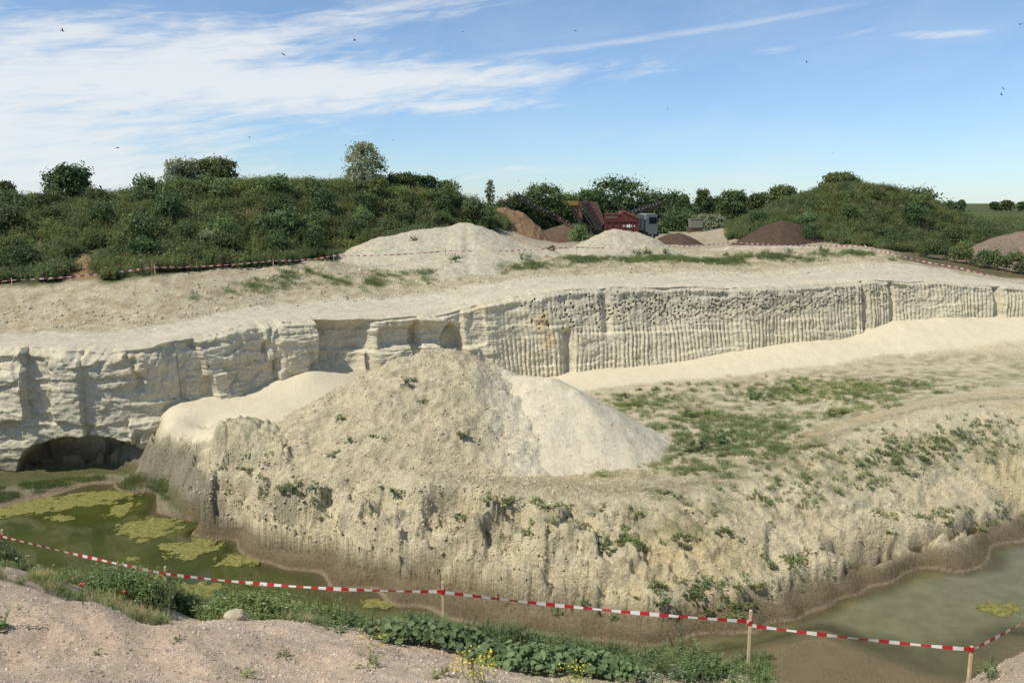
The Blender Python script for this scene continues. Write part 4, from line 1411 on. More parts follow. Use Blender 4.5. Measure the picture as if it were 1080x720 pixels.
hx_, hy_ = slope_points(16000, -62, 2, 48, 100, hill_test)
print("hill weeds", len(hx_))
scatter("hill_undergrowth", rows(plat_height, hx_, hy_), nettles, g.uniform(.55, 1.05, len(hx_)) * (1 + .6 * fbm(hx_ * .2, hy_ * .2, None, 3)), "tall dark nettles and weeds covering the hill left of the pit", "undergrowth", tilt=.12, seed=1)


def mound_test(x, y):
    px = px_of(x, y)
    foot_y = np.interp(px, [760, 800, 850, 900, 950, 1000, 1100], [92, 87, 83.5, 81, 81, 83, 86])
    path = np.abs(px - (868 - (y - 84) * -1.0 - 0)) < 2.2
    return (px > 765) & (px < 1180) & (y > foot_y) & (y < 118) & ~(path & (y < 93))


mx_, my_ = slope_points(15000, 20, 80, 78, 118, mound_test)
print("mound weeds", len(mx_))
nett2 = [src("weed_clump", o_.data) for o_ in nettles] + [src("weed_clump", weed_mesh("weed_clump", np.random.default_rng(70 + k), .9, .5, 18, 8, .2, M_GRASS, .35, .18)) for k in range(3)]
scatter("mound_undergrowth", rows(plat_height, mx_, my_), nett2, g.uniform(.5, .95, len(mx_)), "tall weeds and grass covering the round mound on the right", "undergrowth", tilt=.12, seed=2)

shrubs = [shrub_mesh("shrub", np.random.default_rng(200 + k), 3.2, 2.3, 1500, .24, [M_LEAF_DARK, M_LEAF_MID, M_LEAF_DARK, M_LEAF_MID][k % 4], 11, .2) for k in range(6)]
pale_shrub = shrub_mesh("shrub", np.random.default_rng(300), 2.6, 1.9, 1200, .2, M_LEAF_PALE, 9)


def shrub_at(x, y, z, me, sc, label, group, name='shrub'):
    o = mobj(name, me, None, (x, y, z))
    o.rotation_euler = (0, 0, g.uniform(0, 6.28)); o.scale = (sc, sc, sc * g.uniform(.85, 1.15))
    return tag(o, label, 'shrub', group)


def plat_hit(px, py, t0=48):
    return first_hit(px, py, plat_height, t0, 125, .2)


HILL_COLS = ((18, 222, 290, "at the left edge of the picture"), (52, 218, 268, "left of the bare earth slip"), (112, 216, 284, "just right of the bare earth slip"),
             (152, 212, 280, "between the earth slip and the pale willow"), (192, 206, 280, "below the pale willow"), (236, 205, 276, "below the bright green tree"),
             (290, 204, 270, "midway between the bright green tree and the tallest tree"), (335, 204, 262, "left of the tallest tree"), (383, 207, 250, "below the tallest tree"),
             (425, 210, 240, "over the left shoulder of the long sand heap"), (468, 215, 234, "behind the top of the long sand heap"), (505, 221, 236, "beside the cut soil bank"))
HILL_ROWS = ((.04, "on the crest"), (.34, "upper slope"), (.66, "middle slope"), (.96, "at the foot"))
kk = 0
for px, y0, y1, wh in HILL_COLS:
    for f, rw in HILL_ROWS:
        if px > 460 and f in (.34,): continue
        if px in (52, 112) and f > .6: continue
        p = plat_hit(px + g.uniform(-8, 8), y0 + (y1 - y0) * f + 3)
        if p is None: continue
        kk += 1
        if bare_left(np.array([px]), np.array([np.hypot(p[0], p[1])]))[0]: continue
        shrub_at(p[0], p[1], p[2] - .25, shrubs[kk % 6], g.uniform(.65, 1.1) * (1.2 if f < .1 else 1), "dark hill shrub " + wh + ", " + rw, "shrubs on the left hill")
for px, py, Y, sc in ((215, 262, 61, .8), (185, 190, 74, 1.0), (120, 205, 71, .8)):
    p = at_y(px, py, Y); z = float(plat_height(p[:1], p[1:2])[0])
    shrub_at(p[0], Y, z - .1, pale_shrub, sc, {215: "pale leaved shrub low on the left hill just above the tape", 185: "pale grey green shrub on the hilltop below the paired trees", 120: "pale rounded shrub on the skyline between the lone tree and the paired trees"}[px], "pale shrubs on the left hill")
MOUND_COLS = ((798, 236, 252, "above the left slope of the dark soil heap"), (850, 218, 254, "right of the dark soil heap"), (890, 204, 256, "below the peeping treetop"),
              (928, 206, 258, "above the bend of the far tape"), (962, 214, 258, "below the dense flank tree"), (1000, 232, 258, "at the right end of the mound"))
for px, y0, y1, wh in MOUND_COLS:
    for f, rw in ((.08, "high up"), (.5, "halfway up"), (.92, "low down")):
        if px == 798 and f == .92: continue
        p = plat_hit(px + g.uniform(-6, 6), y0 + (y1 - y0) * f + 3, 78)
        if p is None: continue
        kk += 1
        shrub_at(p[0], p[1], p[2] - .25, shrubs[kk % 6], g.uniform(.5, .9) * (1.2 if px > 940 else 1), "green mound shrub " + wh + ", " + rw, "shrubs on the right mound")
# ditch bushes at the right
for k, (px, py, Y, lab) in enumerate(((985, 277, 80, "low dark bush at the left end of the ditch beyond the right hand tape"), (1012, 279, 79, "low dark bush in the ditch straight below the left foot of the rubble heap"),
                                 (1040, 283, 77, "low dark bush in the ditch below the middle of the rubble heap"), (1066, 287, 75, "low dark ditch bush between the rubble heap and the tape near the right edge"),
                                 (1088, 289, 74, "dark bush in the ditch cut off by the right edge"), (1030, 274, 83, "dark bush growing against the left foot of the rubble heap"), (1005, 268, 86, "dark bush between the round mound and the rubble heap"))):
    Y -= 2.5 if k < 5 else 0
    p = at_y(px, py, Y); z = float(plat_height(p[:1], p[1:2])[0])
    shrub_at(p[0], Y, z - .1, shrubs[k % 6], .85, lab, "bushes in the right ditch", 'bush')
# bush by the machine
for px, py, Y, sc, lab in ((612, 262, 72, .8, "dark bush beside the far tape post in front of the red machine"), (580, 266, 69.5, .3, "small green bush on the pale mound left of the dark bush")):
    p = at_y(px, py, Y); z = surf(p[0], Y, plat_height)
    shrub_at(p[0], Y, z - .1, shrubs[1], sc, lab, None, 'bush')

# ------------------------------------------------------------------ trees
for k, a in enumerate((
    (72, 173, 222, 74, 52, "dark round tree standing alone on the skyline at far left", 'round', M_LEAF_DARK, .26, 3600),
    (-4, 190, 225, 72, 34, "dark tree cut off by the left edge of the picture", 'round', M_LEAF_DARK, .26, 2000),
    (192, 167, 205, 78, 42, "pale willow tree left of a green tree on the hilltop", 'round', M_LEAF_PALE, .24, 2600),
    (227, 165, 205, 80, 46, "bright green tree right of the pale willow on the hilltop", 'round', M_LEAF_MID, .26, 2800),
    (383, 149, 205, 82, 50, "tall grey green tree standing highest above the left hill", 'tall', M_LEAF_PALE, .22, 2600),
    (420, 182, 208, 84, 44, "low dark tree just right of the tallest tree", 'flat', M_LEAF_DARK, .26, 2200),
    (448, 184, 212, 86, 34, "pointed dark tree on the hill crest left of the soil bank", 'round', M_LEAF_DARK, .26, 1800),
    (517, 190, 222, 105, 12, "thin upright young tree above the soil bank", 'tall', M_LEAF_PALE, .24, 500),
    (470, 190, 218, 92, 22, "small dark tree above the end of the left hill", 'round', M_LEAF_MID, .26, 1100),
)):
    tree(*a, seed=k)
for k, a in enumerate((
    (572, 193, 246, 125, 40, "rounded tree left of the tallest tree behind the machine", 'round', M_LEAF_MID),
    (545, 204, 250, 120, 40, "broad tree behind the soil bank", 'round', M_LEAF_DARK),
    (598, 203, 248, 128, 34, "low tree right behind the yellow cap of the machine", 'round', M_LEAF_MID),
    (622, 199, 250, 126, 30, "dark tree between the machine and the tallest far tree", 'round', M_LEAF_DARK),
    (652, 185, 248, 130, 52, "tallest dark tree behind the red machine", 'round', M_LEAF_DARK),
    (697, 199, 250, 132, 50, "broad dark tree behind the truck", 'flat', M_LEAF_DARK),
    (680, 232, 256, 112, 44, "light green willow bush behind the truck cab", 'flat', M_LEAF_MID),
    (722, 205, 250, 140, 22, "slim tree right of the broad tree behind the truck", 'cone', M_LEAF_DARK),
    (742, 199, 250, 142, 28, "spruce shaped tree in the gap above the yard", 'cone', M_LEAF_DARK),
    (757, 207, 248, 145, 30, "dark tree right of the spruce shaped tree", 'round', M_LEAF_DARK),
    (774, 200, 246, 138, 28, "very dark dense tree left of the round mound", 'round', M_LEAF_DARK),
    (748, 226, 256, 118, 34, "pale rounded willow bush above the grey container", 'flat', M_LEAF_PALE),
    (716, 222, 256, 122, 36, "dark hedge tree behind the small soil heap", 'flat', M_LEAF_DARK),
    (803, 203, 240, 128, 24, "low tree at the left shoulder of the mound", 'round', M_LEAF_DARK),
    (829, 195, 232, 118, 28, "tree just rising over the left slope of the mound", 'round', M_LEAF_MID),
    (887, 182, 212, 104, 30, "small tree peeping over the top of the mound", 'round', M_LEAF_MID),
    (962, 197, 250, 102, 52, "dense dark tree on the right flank of the mound", 'round', M_LEAF_DARK),
    (985, 210, 255, 101, 46, "dark tree lower on the right flank of the mound", 'round', M_LEAF_DARK),
    (1014, 211, 222, 240, 9, "lone small round tree on the field horizon", 'round', M_LEAF_DARK),
    (1050, 213, 222, 260, 10, "left one of three small trees on the field at the right edge", 'round', M_LEAF_DARK),
    (1062, 211, 222, 250, 14, "widest of three small trees on the field at the right edge", 'flat', M_LEAF_DARK),
    (1078, 213, 222, 270, 10, "small tree cut by the right edge of the picture", 'round', M_LEAF_DARK),
)):
    far = a[3] > 200
    a = a[:4] + (a[4] * (1.0 if far else 1.32),) + a[5:]
    tree(*a, leaf=.55 if far else .34, nl=500 if far else 3600, seed=30 + k, group="trees beyond the quarry yard")
# far wood line closing the gaps
for k, (px, yt, Y, wd, wh) in enumerate(((500, 210, 150, 70, "behind the right end of the left hill"), (560, 207, 165, 70, "behind the soil bank"), (620, 206, 170, 70, "behind the screen of the red machine"), (690, 208, 170, 70, "behind the truck"),
                                     (730, 211, 165, 60, "left of the spruce shaped tree"), (785, 208, 165, 60, "right of the very dark dense tree"), (830, 210, 170, 60, "behind the left slope of the round mound"))):
    tree(px, yt, 248, Y, wd, "broad tree of the farthest row, " + wh, 'flat', M_LEAF_DARK, .5, 1400, seed=80 + k, group="farthest row of trees")


# ================================================================== box helper for machines
def box(bm, c, s, rot=None):
    vs = []
    for dx in (-.5, .5):
        for dy in (-.5, .5):
            for dz in (-.5, .5):
                v = Vector((dx * s[0], dy * s[1], dz * s[2]))
                if rot is not None: v = rot @ v
                vs.append(bm.verts.new(v + Vector(c)))
    for f in ((0, 1, 3, 2), (4, 6, 7, 5), (0, 4, 5, 1), (2, 3, 7, 6), (0, 2, 6, 4), (1, 5, 7, 3)):
        bm.faces.new([vs[i] for i in f])


def bar(bm, p, q, wx, wy):
    p = Vector(p); q = Vector(q)
    d = q - p
    box(bm, (p + q) / 2, (d.length, wx, wy), Vector((1, 0, 0)).rotation_difference(d.normalized()).to_matrix())


def prism(bm, poly, y0, y1):
    a = [bm.verts.new((x, y0, z)) for x, z in poly]
    b_ = [bm.verts.new((x, y1, z)) for x, z in poly]
    n = len(poly)
    bm.faces.new(a[::-1]); bm.faces.new(b_)
    for k in range(n):
        bm.faces.new((a[k], a[(k + 1) % n], b_[(k + 1) % n], b_[k]))


def part(name, parent, mat, fn, bev=0.0):
    bm = bmesh.new(); fn(bm)
    if bev:
        bmesh.ops.bevel(bm, geom=list(bm.edges), offset=bev, segments=1, affect='EDGES')
    return bm_obj(name, bm, mat, parent)


# ------------------------------------------------------------------ screening machine
GZ = 9.4
YM = 88.0
mach = empty("screening_plant", (10.0, YM, GZ))
tag(mach, "red rusty sand screening plant with a hopper and two conveyors", "screening plant")


def L(px, py):
    p = at_y(px, py, YM)
    return p[0] - 10.0, p[2] - GZ


def poly_px(*pp):
    return [L(*q) for q in pp]


part("hopper", mach, M_RED, lambda bm: prism(bm, poly_px((636, 246), (672, 246), (672, 230), (655.5, 222), (653, 225.5), (636, 225.5)), -1.2, 1.2), .03)


def ribs(bm):
    for px in (637.5, 644, 651, 658, 665, 671):
        x, z0 = L(px, 245); z1 = L(px, 233.5)[1]
        box(bm, (x, -1.24, (z0 + z1) / 2), (.10, .10, z1 - z0))
    x0, z = L(636.5, 232.8); x1 = L(671.5, 232.8)[0]
    box(bm, ((x0 + x1) / 2, -1.26, z), (x1 - x0, .12, .14))


part("hopper_rib", mach, M_RED, ribs)
part("hopper_rim", mach, M_ORANGE, lambda bm: (bar(bm, (L(655.5, 222)[0], -1.25, L(655.5, 222)[1]), (L(672, 230)[0], -1.25, L(672, 230)[1]), .12, .14),
                                              bar(bm, (L(636, 225.4)[0], -1.25, L(636, 225.4)[1]), (L(653, 225.4)[0], -1.25, L(653, 225.4)[1]), .12, .12)))
part("upper_panel", mach, M_RUST, lambda bm: (box(bm, (L(644, 229)[0], -1.235, L(644, 229)[1]), (1.3, .06, .35)), ))


def lettering(bm):
    # worn white lettering, not readable at this distance
    x = L(656, 238)[0]; z = L(656, 238)[1]
    for dx, hh, ww in ((0, .16, .10), (.14, .16, .10), (.26, .22, .05), (.36, .30, .22), (.60, .34, .20), (.84, .2, .12), (1.0, .16, .1), (1.13, .16, .08)):
        box(bm, (x + dx, -1.225, z), (ww, .03, hh))


part("lettering", mach, M_WHITEP, lettering)
# tilted screen box
part("screen_box", mach, M_RUST, lambda bm: prism(bm, poly_px((612.5, 212.8), (629, 212.8), (637, 235), (629.5, 242)), -1.25, 1.25), .03)


def scr_side(bm):
    a, b_ = L(612.8, 213.5), L(629.6, 241.5)
    bar(bm, (a[0], -1.32, a[1]), (b_[0], -1.32, b_[1]), .12, .34)
    for t in np.linspace(.08, .92, 7):
        x = a[0] + (b_[0] - a[0]) * t; z = a[1] + (b_[1] - a[1]) * t
        bar(bm, (x, -1.34, z), (x + .55, -1.34, z + .32), .09, .09)


part("screen_side", mach, M_DARK, scr_side)


def slats(k):
    def f(bm):
        t = k / 8.0
        a, b_ = L(618, 212.2), L(637.5, 234.5)
        x = a[0] + (b_[0] - a[0]) * t; z = a[1] + (b_[1] - a[1]) * t
        box(bm, (x, 0, z + .04), (.10, 2.5, .10))
    return f


for k in range(9):
    part("screen_slat", mach, M_RUST, slats(k))
part("feed_cap", mach, M_YPAINT, lambda bm: prism(bm, poly_px((598, 212.2), (609, 212.2), (610, 216.5), (600.5, 217)), -1.1, 1.1), .03)
part("feed_chute", mach, M_ORANGE, lambda bm: prism(bm, poly_px((608.5, 214), (612.5, 214), (613.5, 230), (610.5, 231)), -1.0, 1.0), .02)


def frame(bm):
    for p, q in (((600, 217), (612, 236)), ((603, 217), (614, 236)), ((610, 218), (626, 243)), ((612, 236), (630, 243)), ((613, 230), (613, 250)), ((622, 240), (622, 250)), ((634, 243), (634, 252)), ((668, 246), (668, 252))):
        for s in (-1.15, 1.15):
            a, b_ = L(*p), L(*q)
            bar(bm, (a[0], s, a[1]), (b_[0], s, b_[1]), .14, .16)
    x0, z = L(608, 246); x1 = L(672, 246)[0]
    for s in (-.8, .8):
        box(bm, ((x0 + x1) / 2, s, z - .15), (x1 - x0, .3, .35))


part("support_frame", mach, M_DARK, frame)
part("engine_housing", mach, M_DARK, lambda bm: (box(bm, (L(622, 244)[0], 0, L(622, 244)[1]), (1.6, 2.0, .9)), box(bm, (L(614, 243)[0], 0, L(614, 243)[1]), (.5, 1.6, .8))), .04)


def track(s):
    def f(bm):
        x0 = L(620, 250)[0]; x1 = L(668, 250)[0]
        poly = []
        for k in range(8): 
            a = math.pi / 2 + math.pi * k / 7
            poly.append((x0 + .38 * math.cos(a), .40 + .38 * math.sin(a)))
        for k in range(8):
            a = -math.pi / 2 + math.pi * k / 7
            poly.append((x1 + .38 * math.cos(a), .40 + .38 * math.sin(a)))
        prism(bm, poly, s - .25, s + .25)
    return f


part("crawler_track", mach, M_RUBBER, track(-1.1))
part("crawler_track", mach, M_RUBBER, track(1.1))


def conveyor(p, q, wid, name):
    a = L(*p); b_ = L(*q)
    o = part(name, mach, M_DARK, lambda bm: bar(bm, (a[0], 0, a[1]), (b_[0], 0, b_[1]), wid, .10))

    def rails(bm):
        for s in (-wid / 2 - .06, wid / 2 + .06):
            bar(bm, (a[0], s, a[1] - .12), (b_[0], s, b_[1] - .12), .07, .16)
            bar(bm, (a[0], s, a[1] - .48), (b_[0], s, b_[1] - .55), .06, .08)
            n = 12
            for k in range(n):
                t0, t1 = k / n, (k + .5) / n
                u0 = (a[0] + (b_[0] - a[0]) * t0, s, a[1] + (b_[1] - a[1]) * t0 - .12)
                u1 = (a[0] + (b_[0] - a[0]) * t1, s, a[1] + (b_[1] - a[1]) * t1 - .5)
                u2 = (a[0] + (b_[0] - a[0]) * (k + 1) / n, s, a[1] + (b_[1] - a[1]) * (k + 1) / n - .12)
                bar(bm, u0, u1, .04, .04); bar(bm, u1, u2, .04, .04)
    r = bmesh.new(); rails(r); bm_obj("rail", r, M_DARK, o)
    n = 10
    for k in range(n):
        d = bmesh.new()
        t = (k + .5) / n
        box(d, (a[0] + (b_[0] - a[0]) * t, -wid / 2 - .12, a[1] + (b_[1] - a[1]) * t - .10), (.09, .06, .12))
        bm_obj("roller", d, M_PALEP, o)
    return o


conveyor((547, 206.5), (614, 241), .9, "long_conveyor")
conveyor((661, 224), (697, 212.5), .8, "short_conveyor")
part("conveyor_strut", mach, M_ORANGE, lambda bm: [bar(bm, (L(580, 224)[0], s, L(580, 224)[1]), (L(612, 247)[0], s, L(612, 247)[1]), .09, .10) for s in (-.5, .5)])
part("conveyor_head", mach, M_DARK, lambda bm: tube(bm, (L(547, 206.5)[0], -.55, L(547, 206.5)[1]), (L(547, 206.5)[0], .55, L(547, 206.5)[1]), .16, .16, 10))

# ------------------------------------------------------------------ dump truck
tp = at_y(668, 254, 92.0)
trk = empty("dump_truck", (tp[0], 92.0, 9.35), R(38))
tag(trk, "grey dump truck parked behind the right end of the red machine", "truck")
trk.scale = (1, 1, 1)
# local: x forward; the cab is at +x
part("chassis", trk, M_DARK, lambda bm: (box(bm, (-.8, 0, .85), (6.6, .9, .28)), box(bm, (.55, -1.0, .8), (.9, .45, .5))))


def dump(bm):
    prism(bm, [(-4.1, 1.25), (.35, 1.25), (.35, 2.85), (-.1, 3.0), (-4.1, 2.75)], -1.22, 1.22)


part("dump_body", trk, M_GREYP, dump, .03)
part("body_rim", trk, M_PALEP, lambda bm: (box(bm, (-1.9, -1.27, 2.72), (4.5, .1, .36)), box(bm, (-1.9, 1.27, 2.72), (4.5, .1, .36))))


for x in (-3.8, -2.9, -2.0, -1.1, -.2):
    for s_ in (-1.26, 1.26):
        part("body_rib", trk, M_GREYP, lambda bm: box(bm, (x, s_, 1.9), (.12, .08, 1.2)))
cab_o = part("cab", trk, M_PALEP, lambda bm: prism(bm, [(.62, .75), (2.55, .75), (2.62, 1.7), (2.45, 2.85), (2.2, 3.02), (.62, 3.02)], -1.2, 1.2), .05)


def cabwin(s):
    return lambda bm: prism(bm, [(1.15, 1.9), (2.38, 1.9), (2.28, 2.65), (1.15, 2.65)], s * 1.205, s * 1.225)


bm = bmesh.new(); cabwin(-1)(bm); bm_obj("side_window", bm, M_GLASS, cab_o)
bm = bmesh.new(); cabwin(1)(bm); bm_obj("side_window", bm, M_GLASS, cab_o)
bm = bmesh.new(); bar(bm, (2.575, 0, 1.85), (2.475, 0, 2.75), 2.1, .05); bm_obj("windscreen", bm, M_GLASS, cab_o)
bm = bmesh.new(); box(bm, (2.66, 0, .75), (.22, 2.4, .45)); bm_obj("bumper", bm, M_DARK, cab_o)
for s_ in (-1.4, 1.4):
    bm = bmesh.new(); box(bm, (2.35, s_, 2.3), (.1, .25, .5)); bm_obj("mirror", bm, M_DARK, cab_o)
for x, s in ((1.75, -1), (1.75, 1), (-1.7, -1), (-1.7, 1), (-3.0, -1), (-3.0, 1)):
    bm = bmesh.new(); tube(bm, (x, s * .82, .52), (x, s * 1.18, .52), .52, .52, 18)
    bmesh.ops.bevel(bm, geom=list(bm.edges), offset=.04, segments=1, affect='EDGES')
    wv = bm_obj("wheel", bm, M_RUBBER, trk)
    bm = bmesh.new(); tube(bm, (x, s * 1.15, .52), (x, s * 1.20, .52), .28, .24, 12); bm_obj("rim", bm, M_PALEP, wv)
part("mudguard", trk, M_PALEP, lambda bm: [box(bm, (1.75 + .62 * math.cos(a), s * 1.0, .52 + .62 * math.sin(a)), (.26, .42, .05), Matrix.Rotation(-a + math.pi / 2, 3, 'Y')) for a in np.linspace(.1, 3.0, 7) for s in (-1, 1)])

# distant grey container on the yard
cp = at_y(733, 250, 112.0)
ct = empty("skip_container", (cp[0], 112.0, 9.35))
tag(ct, "small grey container standing on brown ground at the back of the yard", "container")
part("container_body", ct, M_CONC, lambda bm: prism(bm, [(-.75, .9), (.75, .9), (.85, 2.1), (-.85, 2.1)], -.9, .9), .03)
part("container_base", ct, M_RUST, lambda bm: (box(bm, (0, 0, .45), (1.7, 1.6, .86)), ))
part("container_rim", ct, M_CONC, lambda bm: (box(bm, (0, -.93, 2.08), (1.8, .08, .1)), box(bm, (0, .93, 2.08), (1.8, .08, .1))))


# ================================================================== barrier tapes
def tape_mat(name, period):
    m, b, bs = new_mat(name)
    at = b.n('ShaderNodeAttribute', attribute_name='Col')
    sp = b.n('ShaderNodeSeparateColor'); b.l(at.outputs['Color'], sp.inputs[0])
    fr_ = b.m('FRACT', b.m('DIVIDE', sp.outputs[0], period))
    st = b.m('GREATER_THAN', fr_, .5)
    b.l(b.mix(st, (.80, .79, .76, 1), (.55, .025, .03, 1)), bs.inputs['Base Color'])
    bs.inputs['Roughness'].default_value = .4
    tr = b.n('ShaderNodeBsdfTranslucent')
    b.l(b.mix(st, (.8, .79, .76, 1), (.55, .025, .03, 1)), tr.inputs[0])
    mx = b.n('ShaderNodeMixShader'); mx.inputs[0].default_value = .25
    b.l(bs.outputs[0], mx.inputs[1]); b.l(tr.outputs[0], mx.inputs[2])
    b.l(mx.outputs[0], m.node_tree.nodes['Material Output'].inputs[0])
    return m


M_TAPE = tape_mat("barrier_tape_near", .37)
M_TAPEF = tape_mat("barrier_tape_far", .50)


def tape(parent, p, q, sag, wid, mat, off, seg=48, twist=.5, seed=0):
    rg = np.random.default_rng(seed)
    p = np.array(p); q = np.array(q)
    t = np.linspace(0, 1, seg + 1)
    c = p[None] + (q - p)[None] * t[:, None]
    c[:, 2] -= sag * 4 * t * (1 - t)
    ln = np.concatenate([[0], np.cumsum(np.linalg.norm(np.diff(c, axis=0), axis=1))]) + off
    d = (q - p) / np.linalg.norm(q - p)
    sd = np.cross(d, [0, 0, 1]); sd /= np.linalg.norm(sd)
    ang = twist * (np.sin(t * 6.3 * rg.uniform(.8, 1.6) + rg.uniform(0, 6)) * .8) * np.sin(math.pi * t) ** .5
    up = np.cos(ang)[:, None] * np.array([0, 0, 1])[None] + np.sin(ang)[:, None] * sd[None]
    wv = wid * (.75 + .25 * np.cos(t * 21 + rg.uniform(0, 6)))[:, None] * .5
    a = c + up * wv; b_ = c - up * wv
    a2 = a + sd * .003; b2 = b_ + sd * .003
    V = np.stack([a, b_], 1).reshape(-1, 3)
    f = np.array([[2 * k, 2 * k + 2, 2 * k + 3, 2 * k + 1] for k in range(seg)])
    col = np.repeat(ln, 2)[:, None] * np.ones((1, 3))
    return mobj("barrier_tape", raw_mesh("barrier_tape", V, f, mat, col), parent), ln[-1]


def post(parent, base, top, wid, mat, lean=(0, 0)):
    bm = bmesh.new()
    b0 = Vector(base); t0 = Vector(top) + Vector((lean[0], lean[1], 0))
    tube(bm, b0 - Vector((0, 0, .4)), t0, wid * .72, wid * .66, 4)
    bmesh.ops.bevel(bm, geom=list(bm.edges), offset=wid * .12, segments=1, affect='EDGES')
    return bm_obj("post", bm, mat, parent)


fn = empty("barrier_fence", (0, 15.5, 4.3))
tag(fn, "red and white tape fence on wooden posts along the near bank", "tape fence")
NP = [(-170, 540, 600, 24.5), (2, 558, 590, 20.8), (174, 597, 645, 17.8), (467, 613, 676, 15.6), (792, 643, 718, 14.8), (1025, 681, 742, 14.1), (1190, 586, 660, 17.5)]
tops = []
inv = Matrix.Translation((0, -15.5, -4.3))
for px, yt, yb, Yp in NP:
    t_ = at_y(px, yt, Yp); g_ = float(near_height(t_[:1], t_[1:2])[0])
    tops.append(t_)
    o = post(fn, (t_[0] + random.uniform(-.03, .03), Yp, g_), t_, .058, M_WOOD)
    o.matrix_parent_inverse = inv
off = 0.1
heights = [(.06, .06), (.07, .10), (.11, .16), (.24, .20), (.26, .10), (.10, .05)]
for k in range(len(tops) - 1):
    h0 = [.10, .18, .16, .21, .24, .05][k]; h1 = [.18, .16, .20, .20, .05, .1][k]
    if k == 3: h0, h1 = .21, .22
    if k == 4: h0, h1 = .30, .05
    a_ = tops[k] + np.array([0, -.035, -h0]); b__ = tops[k + 1] + np.array([0, -.035, -h1])
    o, off = tape(fn, a_, b__, [.05, .03, .10, .05, .03, .05][k], .075, M_TAPE, off, 64, .55, seed=k)
    o.matrix_parent_inverse = inv
# knots where the tape is wound round the posts
for k in range(len(tops)):
    bm = bmesh.new()
    hh = [.1, .18, .16, .205, .25, .05, .1][k]
    tube(bm, tops[k] - np.array([0, 0, hh + .05]), tops[k] - np.array([0, 0, hh - .04]), .05, .05, 6)
    me_o = bm_obj("tape_knot", bm, None, fn)
    me = me_o.data
    at_ = me.color_attributes.new('Col', 'FLOAT_COLOR', 'POINT')
    for d_ in at_.data: d_.color = (.25, .25, .25, 1)
    me.materials.append(M_TAPE)
    me_o.matrix_parent_inverse = inv

ff = empty("barrier_fence", (0, 66, 9.2))
tag(ff, "long red and white tape fence along the far rim of the pit", "tape fence")
invf = Matrix.Translation((0, -66, -9.2))
FP = [(-120, 303, 48, .9), (12, 294, 50.0, 1.0), (163, 280.5, 52.6, 1.1), (288, 273.5, 57.4, .6), (352, 268.5, 60.5, 1), (470, 263.5, 63, 1), (608, 259.5, 66.5, .9), (700, 259, 71.0, .7), (770, 254.5, 73.5, .7), (912, 258.5, 74.5, .9), (938, 265.5, 72, .6), (1010, 281, 70, .7), (1085, 297, 67, .6), (1200, 304, 65, .8)]
ftop = []
for px, yt, Yp, hp in FP:
    t_ = at_y(px, yt, Yp)
    ftop.append(t_)
    g_ = float(plat_height(t_[:1], t_[1:2])[0])
    if px in (352, 470, 938, 1010): wmat = M_OLDWOOD
    else: wmat = M_WOOD
    o = post(ff, (t_[0], Yp, min(g_, t_[2] - hp * .5)), t_ + np.array([0, 0, .05]), .05, wmat)
    o.matrix_parent_inverse = invf
off = 0
for k in range(len(ftop) - 1):
    o, off = tape(ff, ftop[k] + np.array([0, -.05, -.08]), ftop[k + 1] + np.array([0, -.05, -.08]), .12, .09, M_TAPEF, off, 40, .5, 50 + k)
    o.matrix_parent_inverse = invf

# ================================================================== loose stones and clods
g = np.random.default_rng(33)
pebbles = [src("pebble", rock_mesh("pebble", np.random.default_rng(k), M_STONE)) for k in range(6)]
n = 26000
r_ = 8.5 + 10 * g.random(n) ** 1.3
az = g.uniform(R(-36), R(36), n)
x = r_ * np.sin(az); y = r_ * np.cos(az)
z = near_height(x, y)
m = (z > 3.0) & ((px_of(x, y) < 560) | (px_of(x, y) > 980) | (g.random(n) < .3))
pts = np.stack([x, y, z + .004], 1)[m]
scatter("gravel", pts, pebbles, .014 + .05 * g.random(len(pts)) ** 4, "pinkish gravel and pebbles strewn over the near bank", "gravel", tilt=.6, seed=4)

clods = [src("clod", rock_mesh("clod", np.random.default_rng(20 + k), M_CLOD)) for k in range(6)]
# clods on the lumpy heap, the embankment and the pale cone
P = []
hs = HEAPS[0]
jj = g.integers(0, hs[5].shape[0], 26000); ii = g.integers(0, hs[5].shape[1], 26000)
xx, yy, zz = hs[3][jj, ii], hs[4][jj, ii], hs[5][jj, ii]
kk = zz > pit_height(xx, yy) + .05
P.append(np.stack([xx, yy, zz], 1)[kk][:11000])
hs = HEAPS[1]
jj = g.integers(0, hs[5].shape[0], 1800); ii = g.integers(0, hs[5].shape[1], 1800)
xx, yy, zz = hs[3][jj, ii], hs[4][jj, ii], hs[5][jj, ii]
kk = zz > pit_height(xx, yy) + .02
P.append(np.stack([xx, yy, zz], 1)[kk][:700])
n = 230000
az = g.uniform(R(-26), R(34), n); r_ = g.uniform(23, 46, n)
x = r_ * np.sin(az); y = r_ * np.cos(az); z = pit_height(x, y)
pxx = px_of(x, y)
m = (z > 1.0 + .25 * g.normal(size=n)) & (edge_r(az) - r_ > 7.5) & (z < 3.2) & (r_ < np.interp(az, CREST_AZ, CREST_R) + 3 + 9 * (pxx > 640) * g.random(n)) & (fbm(x * .6, y * .6, None, 3) + .3 * fbm(x * 2, y * 2, None, 2) + .35 * g.normal(size=n) > np.interp(pxx, [200, 500, 640, 720, 860, 950], [.0, .16, .40, .72, .66, .42])) 
P.append(np.stack([x, y, z], 1)[m])
P = np.concatenate(P)
print("clods", len(P))
scatter("sand_clods", P, clods, .03 + .15 * g.random(len(P)) ** 4, "clods of sand strewn over the spoil heap and the embankment", "sand clods", tilt=.6, seed=5)
